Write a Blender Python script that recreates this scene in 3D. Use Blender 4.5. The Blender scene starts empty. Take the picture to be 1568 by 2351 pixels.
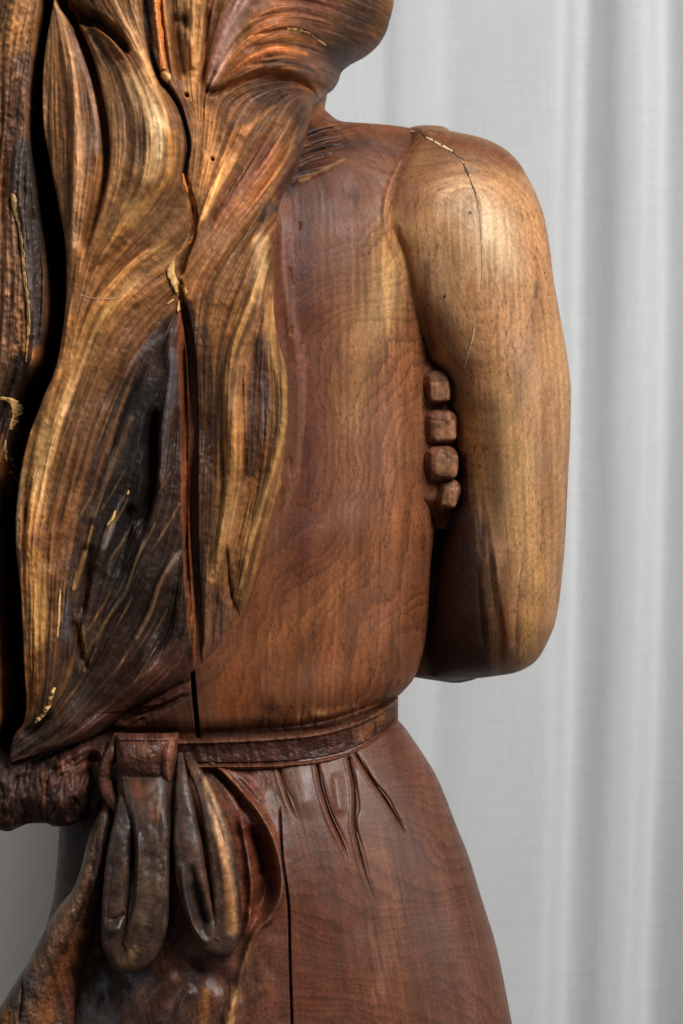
import bpy, math
import numpy as np

# ---------------------------------------------------------------- scene frame
S = 0.000323            # metres per layout unit
D = 2.0                 # camera distance to the middle of the figure
ZC = 1.15               # height of the lens above the floor
CU, CV = 784.0, 1175.5
sc = bpy.context.scene
COL = sc.collection

cam_d = bpy.data.cameras.new('camera')
cam = bpy.data.objects.new('camera', cam_d)
COL.objects.link(cam)
cam.location = (0, -D, ZC)
cam.rotation_euler = (math.radians(90), 0, 0)
cam_d.sensor_fit = 'VERTICAL'
cam_d.sensor_height = 36.0
cam_d.sensor_width = 24.0
cam_d.lens = 36.0 * D / (2351 * S)
cam_d.clip_end = 50
cam_d.dof.use_dof = True
cam_d.dof.focus_distance = D - 0.085
cam_d.dof.aperture_fstop = 9.0
sc.camera = cam

world = bpy.data.worlds.new('World')
sc.world = world
world.use_nodes = True
bg = world.node_tree.nodes['Background']
bg.inputs[0].default_value = (0.80, 0.86, 1.0, 1)
bg.inputs[1].default_value = 0.08


def area(name, loc, target, size, size_y, power, color):
    l = bpy.data.lights.new(name, 'AREA')
    l.shape = 'RECTANGLE'
    l.size, l.size_y, l.energy, l.color = size, size_y, power, color
    o = bpy.data.objects.new(name, l)
    COL.objects.link(o)
    o.location = loc
    d = [t - p for t, p in zip(target, loc)]
    from mathutils import Vector
    o.rotation_euler = Vector(d).to_track_quat('-Z', 'Y').to_euler()
    return o


area('window_light', (1.15, -1.6, 2.75), (0.05, 0, 1.15), 1.0, 1.2, 80, (1.0, 0.975, 0.94))
area('right_window_light', (2.3, -0.7, 1.7), (0.15, 0, 1.05), 0.8, 1.6, 14, (0.98, 0.98, 1.0))
area('side_window_light', (-1.9, -1.15, 1.75), (0.0, 0, 1.05), 0.7, 1.5, 7, (0.88, 0.94, 1.0))

sc.view_settings.view_transform = 'Standard'
sc.view_settings.look = 'None'
sc.view_settings.exposure = 0.07
sc.view_settings.gamma = 1.0
sc.view_settings.use_curve_mapping = False
sc.render.engine = 'CYCLES'
sc.cycles.max_bounces = 6
sc.cycles.use_denoising = True
sc.cycles.denoising_prefilter = 'NONE'
sc.render.filter_size = 1.1

rng = np.random.default_rng(7)
f4 = np.float32


# ---------------------------------------------------------------- maths helpers
def lin(c):
    c = np.asarray(c, dtype=float) / 255.0
    return np.where(c <= 0.04045, c / 12.92, ((c + 0.055) / 1.055) ** 2.4)


def sstep(a, b, x):
    t = np.clip((x - a) / (b - a), 0, 1)
    return t * t * (3 - 2 * t)


def curve1(pts):
    """smooth monotone-ish 1D curve v -> x through pts (pchip)"""
    p = sorted(pts)
    x = np.array([a[0] for a in p], float)
    y = np.array([a[1] for a in p], float)
    h = np.diff(x)
    dl = np.diff(y) / h
    m = np.zeros_like(x)
    m[0], m[-1] = dl[0], dl[-1]
    for i in range(1, len(x) - 1):
        if dl[i - 1] * dl[i] <= 0:
            m[i] = 0
        else:
            w1, w2 = 2 * h[i] + h[i - 1], h[i] + 2 * h[i - 1]
            m[i] = (w1 + w2) / (w1 / dl[i - 1] + w2 / dl[i])

    def f(q):
        q = np.clip(np.asarray(q, float), x[0], x[-1])
        i = np.clip(np.searchsorted(x, q, side='right') - 1, 0, len(x) - 2)
        t = (q - x[i]) / h[i]
        return ((2 * t ** 3 - 3 * t ** 2 + 1) * y[i] + (t ** 3 - 2 * t ** 2 + t) * h[i] * m[i]
                + (-2 * t ** 3 + 3 * t ** 2) * y[i + 1] + (t ** 3 - t ** 2) * h[i] * m[i + 1])
    return f


def cat(pts, step=9.0):
    """Catmull-Rom resample of n-channel points"""
    P = np.array(pts, float)
    if len(P) == 2:
        n = max(2, int(np.hypot(*(P[1, :2] - P[0, :2])) / step) + 1)
        t = np.linspace(0, 1, n)[:, None]
        return P[0] * (1 - t) + P[1] * t
    Q = np.vstack([2 * P[0] - P[1], P, 2 * P[-1] - P[-2]])
    out = []
    for i in range(1, len(Q) - 2):
        n = max(2, int(np.hypot(*(Q[i + 1, :2] - Q[i, :2])) / step) + 1)
        t = np.linspace(0, 1, n, endpoint=False)[:, None]
        a, b, c, d = Q[i - 1], Q[i], Q[i + 1], Q[i + 2]
        out.append(0.5 * (2 * b + (c - a) * t + (2 * a - 5 * b + 4 * c - d) * t ** 2 + (3 * b - a - 3 * c + d) * t ** 3))
    out.append(P[-1:])
    return np.vstack(out)


def near(U, V, pts, R):
    """points of (U,V) within R of the polyline: mask, signed dist, position 0..1, channels"""
    P = cat(pts)
    lo, hi = P[:, :2].min(0) - R, P[:, :2].max(0) + R
    m = (U > lo[0]) & (U < hi[0]) & (V > lo[1]) & (V < hi[1])
    idx = np.flatnonzero(m)
    pu, pv = U.ravel()[idx].astype(f4), V.ravel()[idx].astype(f4)
    A, B = P[:-1, :2].astype(f4), P[1:, :2].astype(f4)
    AB = B - A
    L2 = (AB ** 2).sum(1) + 1e-9
    d_out = np.empty(len(idx), f4); s_out = np.empty(len(idx), f4)
    for k in range(0, len(idx), 30000):
        x, y = pu[k:k + 30000, None], pv[k:k + 30000, None]
        rx, ry = x - A[None, :, 0], y - A[None, :, 1]
        t = np.clip((rx * AB[:, 0] + ry * AB[:, 1]) / L2, 0, 1)
        ex, ey = rx - t * AB[:, 0], ry - t * AB[:, 1]
        d2 = ex * ex + ey * ey
        j = d2.argmin(1)
        r = np.arange(len(j))
        sg = np.sign(AB[j, 0] * ry[r, j] - AB[j, 1] * rx[r, j])
        d_out[k:k + 30000] = np.sqrt(d2[r, j]) * np.where(sg == 0, 1, sg)
        s_out[k:k + 30000] = j + t[r, j]
    keep = np.abs(d_out) < R
    idx, d_out, s_out = idx[keep], d_out[keep], s_out[keep]
    ch = [np.interp(s_out, np.arange(len(P)), P[:, c]) for c in range(2, P.shape[1])]
    return idx, d_out, s_out / (len(P) - 1), ch


def blur(img, s):
    if s <= 0:
        return img
    fy = np.fft.fftfreq(img.shape[0])[:, None]
    fx = np.fft.rfftfreq(img.shape[1])[None]
    k = np.exp(-2 * (math.pi * s) ** 2 * (fx ** 2 + fy ** 2))
    return np.fft.irfft2(np.fft.rfft2(img) * k, s=img.shape)


def norm01(a, lo=1, hi=99):
    p, q = np.percentile(a[::7, ::7], (lo, hi))
    return np.clip((a - p) / (q - p), 0, 1).astype(f4)


class Flow:
    """grain image over a rectangle of the layout: noise smeared along a hand-drawn direction field"""

    def __init__(self, u0, v0, u1, v1, lines, step=1.6, sigma=60, default=(0, 1)):
        self.u0, self.v0, self.step = u0, v0, step
        self.nx, self.ny = int((u1 - u0) / step), int((v1 - v0) / step)
        cs = 16.0
        gx, gy = np.arange(u0, u1 + cs, cs), np.arange(v0, v1 + cs, cs)
        GX, GY = np.meshgrid(gx, gy)
        c2 = np.zeros_like(GX); s2 = np.zeros_like(GX)
        a0 = 2 * math.atan2(default[1], default[0])
        c2 += 1e-4 * math.cos(a0); s2 += 1e-4 * math.sin(a0)
        for ln in lines:
            P = cat(ln, 20)
            M = 0.5 * (P[1:, :2] + P[:-1, :2]); T = P[1:, :2] - P[:-1, :2]
            for (mu, mv), (tu, tv) in zip(M, T):
                w = np.exp(-((GX - mu) ** 2 + (GY - mv) ** 2) / (2 * sigma ** 2)) ** 1.0
                w = w + np.exp(-((GX - mu) ** 2 + (GY - mv) ** 2) / (2 * (sigma * .4) ** 2)) * 3
                a = 2 * math.atan2(tv, tu)
                c2 += w * math.cos(a); s2 += w * math.sin(a)
        ang = 0.5 * np.arctan2(s2, c2)
        # upsample direction (through doubled angle) to the fine image
        fx = np.clip((np.arange(self.nx) * step) / cs, 0, len(gx) - 1.001)
        fy = np.clip((np.arange(self.ny) * step) / cs, 0, len(gy) - 1.001)

        def up(a):
            ix, iy = fx.astype(int), fy.astype(int)
            tx, ty = (fx - ix)[None], (fy - iy)[:, None]
            a00, a01 = a[iy][:, ix], a[iy][:, ix + 1]
            a10, a11 = a[iy + 1][:, ix], a[iy + 1][:, ix + 1]
            return (a00 * (1 - tx) + a01 * tx) * (1 - ty) + (a10 * (1 - tx) + a11 * tx) * ty
        A2 = np.arctan2(up(np.sin(2 * ang)), up(np.cos(2 * ang)))
        self.du, self.dv = np.cos(A2 / 2).astype(f4), np.sin(A2 / 2).astype(f4)

    def lic(self, sigma, length, seed, sx=None):
        r = np.random.default_rng(seed)
        n = blur(r.standard_normal((self.ny, self.nx)), sigma).astype(f4)
        acc = n.copy()
        yy, xx = np.mgrid[0:self.ny, 0:self.nx].astype(f4)
        hop = max(1.0, sigma * 0.8)
        steps = max(2, int(length / self.step / hop))
        for sgn in (1, -1):
            x, y = xx.copy(), yy.copy()
            pu, pv = self.du * sgn, self.dv * sgn
            for k in range(steps):
                x += pu * hop; y += pv * hop
                ix = np.clip(x + .5, 0, self.nx - 1).astype(np.int32)
                iy = np.clip(y + .5, 0, self.ny - 1).astype(np.int32)
                fl = iy * self.nx + ix
                acc += n.ravel()[fl]
                qu, qv = self.du.ravel()[fl], self.dv.ravel()[fl]
                s = np.where(qu * pu + qv * pv < 0, -1, 1).astype(f4)
                pu, pv = qu * s, qv * s
        return norm01(acc)

    def sample(self, img, U, V):
        x = np.clip((U - self.u0) / self.step, 0, self.nx - 1.01)
        y = np.clip((V - self.v0) / self.step, 0, self.ny - 1.01)
        ix, iy = x.astype(np.int32), y.astype(np.int32)
        tx, ty = x - ix, y - iy
        return ((img[iy, ix] * (1 - tx) + img[iy, ix + 1] * tx) * (1 - ty)
                + (img[iy + 1, ix] * (1 - tx) + img[iy + 1, ix + 1] * tx) * ty)


def outl(pts, ref):
    k = D / (D - ref * S)
    return curve1([(v, CU + (u - CU) * k) for v, u in pts])


class Grid:
    """a carved sheet: layout position U,V, height Hh towards the lens, wood colour C"""

    def __init__(self, U, V, Hh, ref, color=(110, 70, 48)):
        self.U, self.V, self.H, self.ref = U, V, Hh.astype(float), ref
        self.C = np.empty(U.shape + (3,)); self.C[:] = lin(color)
        self.gain = np.ones(U.shape)     # how much of the relief applies (0 on far sides)
        self.n1 = np.full(U.shape, .5); self.n2 = np.full(U.shape, .5); self.n3 = np.full(U.shape, .5)

    def _fade(self, t, e0, e1):
        f = np.ones_like(t)
        if e0 > 0:
            f = f * sstep(0, e0, t)
        if e1 > 0:
            f = f * sstep(0, e1, 1 - t)
        return f

    # pts: (u, v, width, amplitude)
    def ridge(self, pts, p=2.0, e0=.15, e1=.15):
        R = max(q[2] for q in pts) * (2.6 if p <= 2 else 1.9)
        Ln = sum(math.hypot(b[0] - c[0], b[1] - c[1]) for b, c in zip(pts, pts[1:]))
        if e0 * Ln < 1.3 * pts[0][2] and e0 > .04:
            e0 = 0
        if e1 * Ln < 1.3 * pts[-1][2] and e1 > .04:
            e1 = 0
        i, d, t, (w, a) = near(self.U, self.V, pts, R)
        self.H.ravel()[i] += a * np.exp(-np.abs(d / w) ** p) * self._fade(t, e0, e1) * self.gain.ravel()[i]

    def vee(self, pts, e0=.15, e1=.15):
        R = max(q[2] for q in pts) * 4.5
        i, d, t, (w, a) = near(self.U, self.V, pts, R)
        self.H.ravel()[i] += a * np.exp(-np.abs(d) / w) * self._fade(t, e0, e1) * self.gain.ravel()[i]

    # raises the ground on one side of the line, dying out over w
    def step(self, pts, side, edge=4.0, e0=.15, e1=.15):
        R = max(q[2] for q in pts) * 4 + edge * 3
        i, d, t, (w, a) = near(self.U, self.V, pts, R)
        x = d * side
        self.H.ravel()[i] += a * sstep(-edge, edge, x) * np.exp(-np.maximum(x, 0) / w) * self._fade(t, e0, e1) * self.gain.ravel()[i]

    def paint(self, pts, col, al=1.0, soft=.6, rag=.5, e0=0, e1=0):
        """pts (u,v,w): brush of a tone, ragged along the grain"""
        pts = [(q[0], q[1], q[2] * self.wide) for q in pts]
        R = max(q[2] for q in pts) * 1.35
        i, d, t, (w,) = near(self.U, self.V, pts, R)
        x = 1 - np.abs(d) / w
        g = .65 * self.n1.ravel()[i] + .35 * self.n2.ravel()[i] - .5
        m = sstep(0, soft * self.hard, x + g * rag * self.rag) * al * self._fade(t, e0, e1)
        C = self.C.reshape(-1, 3)
        C[i] = C[i] * (1 - m[:, None]) + lin(col) * m[:, None]

    def paint_mask(self, m, col, al=1.0):
        m = (m * al)[..., None]
        self.C = self.C * (1 - m) + lin(col) * m

    def world(self):
        k = (D - self.ref * S) / D
        return np.stack([(self.U - CU) * S * k, -self.H * S, ZC + (CV - self.V) * S * k], -1)

    def at(self, u, v):
        """height of the sheet at layout positions (nearest samples)"""
        out = []
        for a, b in zip(np.atleast_1d(u), np.atleast_1d(v)):
            r = np.abs(self.V[:, self.V.shape[1] // 2] - b).argmin() if self.rows_v else None
            c = np.abs(self.U[r] - a).argmin() if r is not None else None
            out.append(self.H[r, c])
        return np.array(out)
    rows_v = True
    hard = .95
    wide = 1.0
    rag = 1.25


# ---------------------------------------------------------------- materials
def wood_material(name='carved_oiled_wood', r0=.38, r1_=.56, spec=.2):
    m = bpy.data.materials.new(name)
    m.use_nodes = True
    nt = m.node_tree
    N, L = nt.nodes, nt.links
    b = N['Principled BSDF']
    at = N.new('ShaderNodeAttribute'); at.attribute_name = 'wood'
    tc = N.new('ShaderNodeTexCoord')
    mp = N.new('ShaderNodeMapping'); mp.inputs['Scale'].default_value = (1400, 1400, 190)
    L.new(tc.outputs['Object'], mp.inputs['Vector'])
    n1 = N.new('ShaderNodeTexNoise'); n1.inputs['Scale'].default_value = 1.0; n1.inputs['Detail'].default_value = 3
    L.new(mp.outputs[0], n1.inputs['Vector'])
    r1 = N.new('ShaderNodeMapRange')
    r1.inputs['From Min'].default_value = .3; r1.inputs['From Max'].default_value = .7
    r1.inputs['To Min'].default_value = .84; r1.inputs['To Max'].default_value = 1.16
    L.new(n1.outputs['Fac'], r1.inputs['Value'])
    mx = N.new('ShaderNodeVectorMath'); mx.operation = 'SCALE'
    L.new(at.outputs['Color'], mx.inputs[0]); L.new(r1.outputs[0], mx.inputs['Scale'])
    L.new(mx.outputs[0], b.inputs['Base Color'])
    n2 = N.new('ShaderNodeTexNoise'); n2.inputs['Scale'].default_value = 60; n2.inputs['Detail'].default_value = 4
    L.new(tc.outputs['Object'], n2.inputs['Vector'])
    r2 = N.new('ShaderNodeMapRange')
    r2.inputs['From Min'].default_value = .3; r2.inputs['From Max'].default_value = .7
    r2.inputs['To Min'].default_value = r0; r2.inputs['To Max'].default_value = r1_
    L.new(n2.outputs['Fac'], r2.inputs['Value'])
    L.new(r2.outputs[0], b.inputs['Roughness'])
    bp = N.new('ShaderNodeBump'); bp.inputs['Strength'].default_value = .22; bp.inputs['Distance'].default_value = .0006
    L.new(n1.outputs['Fac'], bp.inputs['Height'])
    L.new(bp.outputs[0], b.inputs['Normal'])
    b.inputs['Specular IOR Level'].default_value = spec
    return m


def plain(name, col, rough, metal=0.0, noise=0.0, scale=300):
    m = bpy.data.materials.new(name)
    m.use_nodes = True
    N, L = m.node_tree.nodes, m.node_tree.links
    b = N['Principled BSDF']
    b.inputs['Base Color'].default_value = (*lin(col), 1)
    b.inputs['Roughness'].default_value = rough
    b.inputs['Metallic'].default_value = metal
    tc = N.new('ShaderNodeTexCoord')
    n = N.new('ShaderNodeTexNoise'); n.inputs['Scale'].default_value = scale; n.inputs['Detail'].default_value = 4
    L.new(tc.outputs['Object'], n.inputs['Vector'])
    r = N.new('ShaderNodeMapRange')
    r.inputs['To Min'].default_value = 1 - noise; r.inputs['To Max'].default_value = 1 + noise
    L.new(n.outputs['Fac'], r.inputs['Value'])
    rgb = N.new('ShaderNodeRGB'); rgb.outputs[0].default_value = (*lin(col), 1)
    sc_ = N.new('ShaderNodeVectorMath'); sc_.operation = 'SCALE'
    L.new(rgb.outputs[0], sc_.inputs[0]); L.new(r.outputs[0], sc_.inputs['Scale'])
    L.new(sc_.outputs[0], b.inputs['Base Color'])
    bp = N.new('ShaderNodeBump'); bp.inputs['Strength'].default_value = .3; bp.inputs['Distance'].default_value = .0008
    L.new(n.outputs['Fac'], bp.inputs['Height']); L.new(bp.outputs[0], b.inputs['Normal'])
    return m


WOOD = wood_material()
POLISHED = wood_material('polished_wood', .34, .5, .36)
GOLD = plain('gold_leaf_filler', (212, 166, 100), .5, 0, .3, 420)
PALE = plain('pale_filler', (214, 186, 150), .7, 0, .2, 500)
AMBER = plain('amber_resin_filler', (206, 122, 58), .35, 0, .45, 260)
DARK = plain('hole_shade', (12, 9, 8), .9, 0, .3)  # near-black standing for the shade inside small holes
BLACK = plain('crack_black', (22, 19, 18), .5, 0, .3)  # for strips that stand for the dark inside of open cracks


# ---------------------------------------------------------------- mesh output
def mesh_obj(name, co, quads, mat, parent, cols=None, normals=None):
    me = bpy.data.meshes.new(name)
    nv, nq = len(co), len(quads)
    me.vertices.add(nv)
    me.vertices.foreach_set('co', np.ascontiguousarray(co, f4).ravel())
    me.loops.add(nq * 4)
    me.loops.foreach_set('vertex_index', np.ascontiguousarray(quads, np.int32).ravel())
    me.polygons.add(nq)
    me.polygons.foreach_set('loop_start', np.arange(0, nq * 4, 4, dtype=np.int32))
    me.polygons.foreach_set('use_smooth', np.ones(nq, bool))
    me.update(calc_edges=True)
    if cols is not None:
        a = me.attributes.new('wood', 'FLOAT_COLOR', 'POINT')
        rgba = np.ones((nv, 4), f4); rgba[:, :3] = cols
        a.data.foreach_set('color', rgba.ravel())
    if normals is not None:
        me.normals_split_custom_set_from_vertices(normals.astype(f4))
    me.materials.append(mat)
    o = bpy.data.objects.new(name, me)
    COL.objects.link(o)
    if parent is not None:
        o.parent = parent
        o.matrix_parent_inverse = parent.matrix_world.inverted()
    return o


def quads_of(nr, nc, wrap=False):
    i = np.arange(nr * nc).reshape(nr, nc)
    if wrap:
        i = np.hstack([i, i[:, :1]])
    return np.stack([i[:-1, :-1], i[1:, :-1], i[1:, 1:], i[:-1, 1:]], -1).reshape(-1, 4)


def grid_obj(name, g, parent, wrap=False, mat=None, keep=None):
    q = quads_of(*g.U.shape, wrap=wrap)
    co, cols = g.world().reshape(-1, 3), g.C.reshape(-1, 3)
    if keep is not None:
        q = q[keep.ravel()[q].any(1)]
        used = np.zeros(len(co), bool); used[q.ravel()] = True
        mp = np.cumsum(used) - 1
        co, cols, q = co[used], cols[used], mp[q]
    return mesh_obj(name, co, q, mat or WOOD, parent, np.clip(cols, 0, 1))


def rows(v0, v1, step, dense=()):
    """row positions, finer inside the dense spans (a,b,step)"""
    out, v = [], float(v0)
    while v < v1:
        out.append(v)
        s = step
        for a, b, q in dense:
            if a <= v < b:
                s = min(s, q)
        v += s
    out.append(float(v1))
    return np.array(out)


def loft(vs, xl, xr, dep, h0, ref, du=2.2, p=1.0, back=.8, color=(110, 70, 48), fine=None, nback=20):
    """closed shell: every row an oval between xl and xr, front bulging towards the lens"""
    vs = np.asarray(vs, float)
    L, R = xl(vs), xr(vs)
    c, a = (L + R) / 2, np.maximum((R - L) / 2, .05)
    wmax = a.max()
    n = int(wmax * math.pi / du)
    th = np.linspace(-math.pi / 2, math.pi / 2, n)
    if fine is not None:          # coarse left of this sine value
        t0 = math.asin(fine)
        th = np.concatenate([np.linspace(-math.pi / 2, t0, 50, endpoint=False), np.linspace(t0, math.pi / 2, int(n * (math.pi / 2 - t0) / math.pi))])
    tb = np.linspace(math.pi / 2, 3 * math.pi / 2, nback + 2)[1:-1]
    T = np.concatenate([th, tb])
    s, k = np.sin(T), np.cos(T)
    U = c[:, None] + a[:, None] * s[None]
    V = np.repeat(vs[:, None], len(T), 1)
    d = (dep(vs) if callable(dep) else np.full(len(vs), float(dep)))[:, None]
    hh = (h0(vs) if callable(h0) else np.full(len(vs), float(h0)))[:, None]
    kk = np.sign(k) * np.abs(k) ** p
    Hh = hh + d * np.where(k > 0, kk, kk * back)[None]
    g = Grid(U, V, Hh, ref, color)
    g.gain = np.repeat(np.clip(np.where(k > 0, k * 3, 0), 0, 1)[None], len(vs), 0)
    return g


# ---------------------------------------------------------------- the room
def structure(o):
    o['kind'] = 'structure'
    return o


def sheet(name, corners, mat):
    return mesh_obj(name, np.array(corners, float), np.array([[0, 1, 2, 3]]), mat, None)


structure(sheet('floor', [(-3, -3, 0), (3, -3, 0), (3, 1.6, 0), (-3, 1.6, 0)], plain('grey_concrete', (120, 116, 110), .7, 0, .15, 8)))
structure(sheet('wall', [(-3, 1.35, 0), (3, 1.35, 0), (3, 1.35, 3), (-3, 1.35, 3)], plain('grey_plaster', (196, 190, 182), .9, 0, .05, 5)))


def linen():
    m = bpy.data.materials.new('woven_linen')
    m.use_nodes = True
    N, L = m.node_tree.nodes, m.node_tree.links
    b = N['Principled BSDF']
    tc = N.new('ShaderNodeTexCoord')
    outs = []
    for scl in ((900, 900, 30), (30, 30, 900), (420, 420, 14), (14, 14, 420)):
        mp = N.new('ShaderNodeMapping'); mp.inputs['Scale'].default_value = scl
        L.new(tc.outputs['Object'], mp.inputs['Vector'])
        n = N.new('ShaderNodeTexNoise'); n.inputs['Scale'].default_value = 1; n.inputs['Detail'].default_value = 2
        L.new(mp.outputs[0], n.inputs['Vector'])
        outs.append(n.outputs['Fac'])

    def add(a, c):
        x = N.new('ShaderNodeMath'); x.operation = 'ADD'
        L.new(a, x.inputs[0]); L.new(c, x.inputs[1])
        return x.outputs[0]
    w = add(add(outs[0], outs[1]), add(outs[2], outs[3]))
    r = N.new('ShaderNodeMapRange')
    r.inputs['From Min'].default_value = 1.35; r.inputs['From Max'].default_value = 2.65
    r.inputs['To Min'].default_value = .91; r.inputs['To Max'].default_value = 1.07
    L.new(w, r.inputs['Value'])
    rgb = N.new('ShaderNodeRGB'); rgb.outputs[0].default_value = (.585, .595, .60, 1)
    s = N.new('ShaderNodeVectorMath'); s.operation = 'SCALE'
    L.new(rgb.outputs[0], s.inputs[0]); L.new(r.outputs[0], s.inputs['Scale'])
    L.new(s.outputs[0], b.inputs['Base Color'])
    b.inputs['Roughness'].default_value = .95
    b.inputs['Specular IOR Level'].default_value = .1
    bp = N.new('ShaderNodeBump'); bp.inputs['Strength'].default_value = .25; bp.inputs['Distance'].default_value = .001
    L.new(w, bp.inputs['Height']); L.new(bp.outputs[0], b.inputs['Normal'])
    return m


def make_curtain():
    yc = 0.78
    k = (D + yc) / D
    prof = curve1([(480, 30), (560, -20), (640, 40), (720, -10), (780, 4), (850, 20), (888, 26), (914, 4), (985, 0), (1030, 9), (1065, 0), (1180, -14),
                   (1288, -24), (1304, -16), (1320, 84), (1345, 112), (1390, 62), (1425, 10), (1490, -8), (1506, 30), (1530, 110), (1580, 50),
                   (1640, -20), (1720, -30), (1740, 50), (1820, 0), (1900, -20), (2000, 40), (2100, 0)])
    _x = np.linspace(400, 2200, 1801); _y = prof(_x)
    _k = np.exp(-.5 * (np.arange(-50, 51) / 15.0) ** 2); _y = np.convolve(np.pad(_y, 50, mode='edge'), _k / _k.sum(), 'valid')
    prof = lambda q: np.interp(q, _x, _y)
    us = np.linspace(480, 2100, 1400)
    zs = np.linspace(0.01, 2.6, 160)
    Ug, Zg = np.meshgrid(us, zs)
    v = CV - (Zg - ZC) / (S * k)
    lean = -(v / 2351) * 44 + 8 * np.sin(v / 700)
    wob = 6 * np.sin(v / 310 + Ug / 90) + 3 * np.sin(v / 130 + Ug / 40)
    X = (Ug + lean + wob * .4 - CU) * S * k
    sway = .85 + .25 * np.sin(v / 900 + Ug / 160)
    Y = yc + prof(Ug) * S * 1.05 * sway + .0012 * np.sin(v / 170 + Ug / 55)
    front = np.stack([X, Y, Zg], -1)
    backp = front + np.array([0, .0016, 0])
    nr, nc = X.shape
    co = np.concatenate([front.reshape(-1, 3), backp.reshape(-1, 3)])
    q = quads_of(nr, nc)
    q = np.vstack([q[:, ::-1], q + nr * nc])
    o = mesh_obj('curtain', co, q, linen(), None)
    o['label'] = 'pale grey woven linen curtain hanging in soft vertical folds behind the carved figure'
    o['category'] = 'curtain'


make_curtain()

# ---------------------------------------------------------------- the figure
root = bpy.data.objects.new('wooden_sculpture', None)
COL.objects.link(root)
root.location = (-0.06, 0, 0)
root['label'] = 'carved dark wooden sculpture of a long haired figure in a belted dress seen from behind'
root['category'] = 'sculpture'
bpy.context.view_layer.update()


def part(name, g, wrap=True, parent=None, label=None, keep=None, mat=None):
    o = grid_obj(name, g, parent or root, wrap=wrap, keep=keep, mat=mat)
    if label:
        o['label'] = label
    return o


# grain of the smooth body: mostly upright, bending over the shoulder and hips
body_lines = [
    [(700, 500), (720, 900), (700, 1250), (680, 1600)], [(860, 450), (850, 800), (860, 1200), (840, 1600)],
    [(760, 280), (860, 330), (960, 340)], [(940, 800), (950, 1100), (950, 1500)],
    [(1000, 420), (1100, 390), (1200, 440)], [(960, 560), (985, 760)], [(1120, 520), (1110, 800), (1130, 1100), (1160, 1450)],
    [(1230, 520), (1270, 900), (1280, 1300)], [(1050, 560), (1060, 800), (1080, 1050), (1100, 1400)],
    [(500, 1550), (520, 1650)], [(700, 1780), (760, 2000), (800, 2350)], [(950, 1780), (1030, 2050), (1100, 2350)],
    [(600, 2150), (610, 2350)], [(300, 2250), (320, 2350)], [(850, 1780), (900, 2050), (960, 2350)],
]
BF = Flow(-100, 180, 1400, 2460, body_lines, step=1.5, sigma=110)
b_fine = BF.lic(.6, 4.5, 1)
b_mid = BF.lic(1.6, 70, 2)
b_big = BF.lic(9, 260, 3)
b_fig = norm01(blur(np.random.default_rng(5).standard_normal((BF.ny, BF.nx)), 26))


b_r1 = norm01(blur(np.random.default_rng(21).standard_normal((BF.ny, BF.nx)), 1.6) + .3 * blur(np.random.default_rng(22).standard_normal((BF.ny, BF.nx)), .7))
b_r2 = norm01(blur(np.random.default_rng(23).standard_normal((BF.ny, BF.nx)), 6))


def body_noise(g):
    g.n1 = BF.sample(b_mid, g.U, g.V); g.n2 = BF.sample(b_big, g.U, g.V); g.n3 = BF.sample(b_fine, g.U, g.V)
    g.fig = BF.sample(b_fig, g.U, g.V)


b_w = norm01(blur(np.random.default_rng(31).standard_normal((BF.ny, BF.nx)), .75))
b_warp = norm01(blur(np.random.default_rng(32).standard_normal((BF.ny, BF.nx)), 60))
b_warp2 = norm01(blur(np.random.default_rng(33).standard_normal((BF.ny, BF.nx)), 14))


def rings(g, field, pitch, amp):
    """growth rings: lines of a warped field, each slowly darkening then breaking off"""
    w = field + 150 * (BF.sample(b_warp, g.U, g.V) - .5) + 22 * (BF.sample(b_warp2, g.U, g.V) - .5) + 5 * (g.n1 - .5)
    q = w / pitch
    q = q + .35 * np.sin(q * 1.7) + .2 * np.sin(q * .61)
    saw = q - np.floor(q)
    line = saw ** 2.2 * sstep(1, .93, saw)
    g.C *= (1 - amp * line * (.5 + g.fig))[..., None]


def body_grain(g, pores=.5, mid=.22, big=.25, relief=.5):
    """final streaks: broad figure, mid grain, dark pores"""
    f = (1 + (g.n2 - .5) * 2 * big) * (1 + (g.n1 - .5) * 2 * mid)
    po = sstep(.62, .92, g.n3) * sstep(.3, .75, g.fig * .6 + g.n2 * .5) * pores
    f = f * (1 - po)
    wn = BF.sample(b_w, g.U, g.V) - .5
    g.C *= (f * (1 + wn * .42))[..., None]
    g.H += wn * .5 * g.gain * relief
    g.C *= (1 + np.stack([(g.fig - .5) * .16, (g.fig - .5) * .02, -(g.fig - .5) * .12], -1))
    g.H += ((g.n1 - .5) * 1.0 - po * 1.2) * relief * g.gain


# ----- bodice
BREF = 190
bod_xr = outl([(170, 708), (236, 738), (250, 748), (262, 760), (275, 779), (282, 806), (286, 840), (289, 884), (292, 926), (296, 948), (304, 962), (330, 985),
                 (420, 992), (700, 992), (1000, 992), (1144, 994), (1204, 998), (1304, 988), (1429, 982), (1504, 972), (1554, 957),
                 (1574, 947), (1600, 925), (1622, 904), (1650, 890), (1700, 890)], BREF)
bod_xl = curve1([(170, 500), (236, 300), (250, 250), (300, 60), (330, 20), (420, 10), (1144, 6), (1304, 12), (1504, 28), (1574, 53), (1622, 96), (1700, 110)])
bod_dep = curve1([(170, 60), (236, 70), (262, 92), (300, 132), (340, 172), (400, 218), (500, 262), (650, 292), (900, 305), (1200, 298), (1500, 290), (1580, 288), (1640, 280), (1662, 268), (1678, 250), (1700, 246)])



def lifted(f, d, a, b):
    """the same outline with everything above row b raised by d"""
    return lambda v: f(np.asarray(v, float) + d * sstep(a, b, np.asarray(v, float)))


bod_xr, bod_xl, bod_dep = (lifted(f, 26, 440, 300) for f in (bod_xr, bod_xl, bod_dep))


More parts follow.
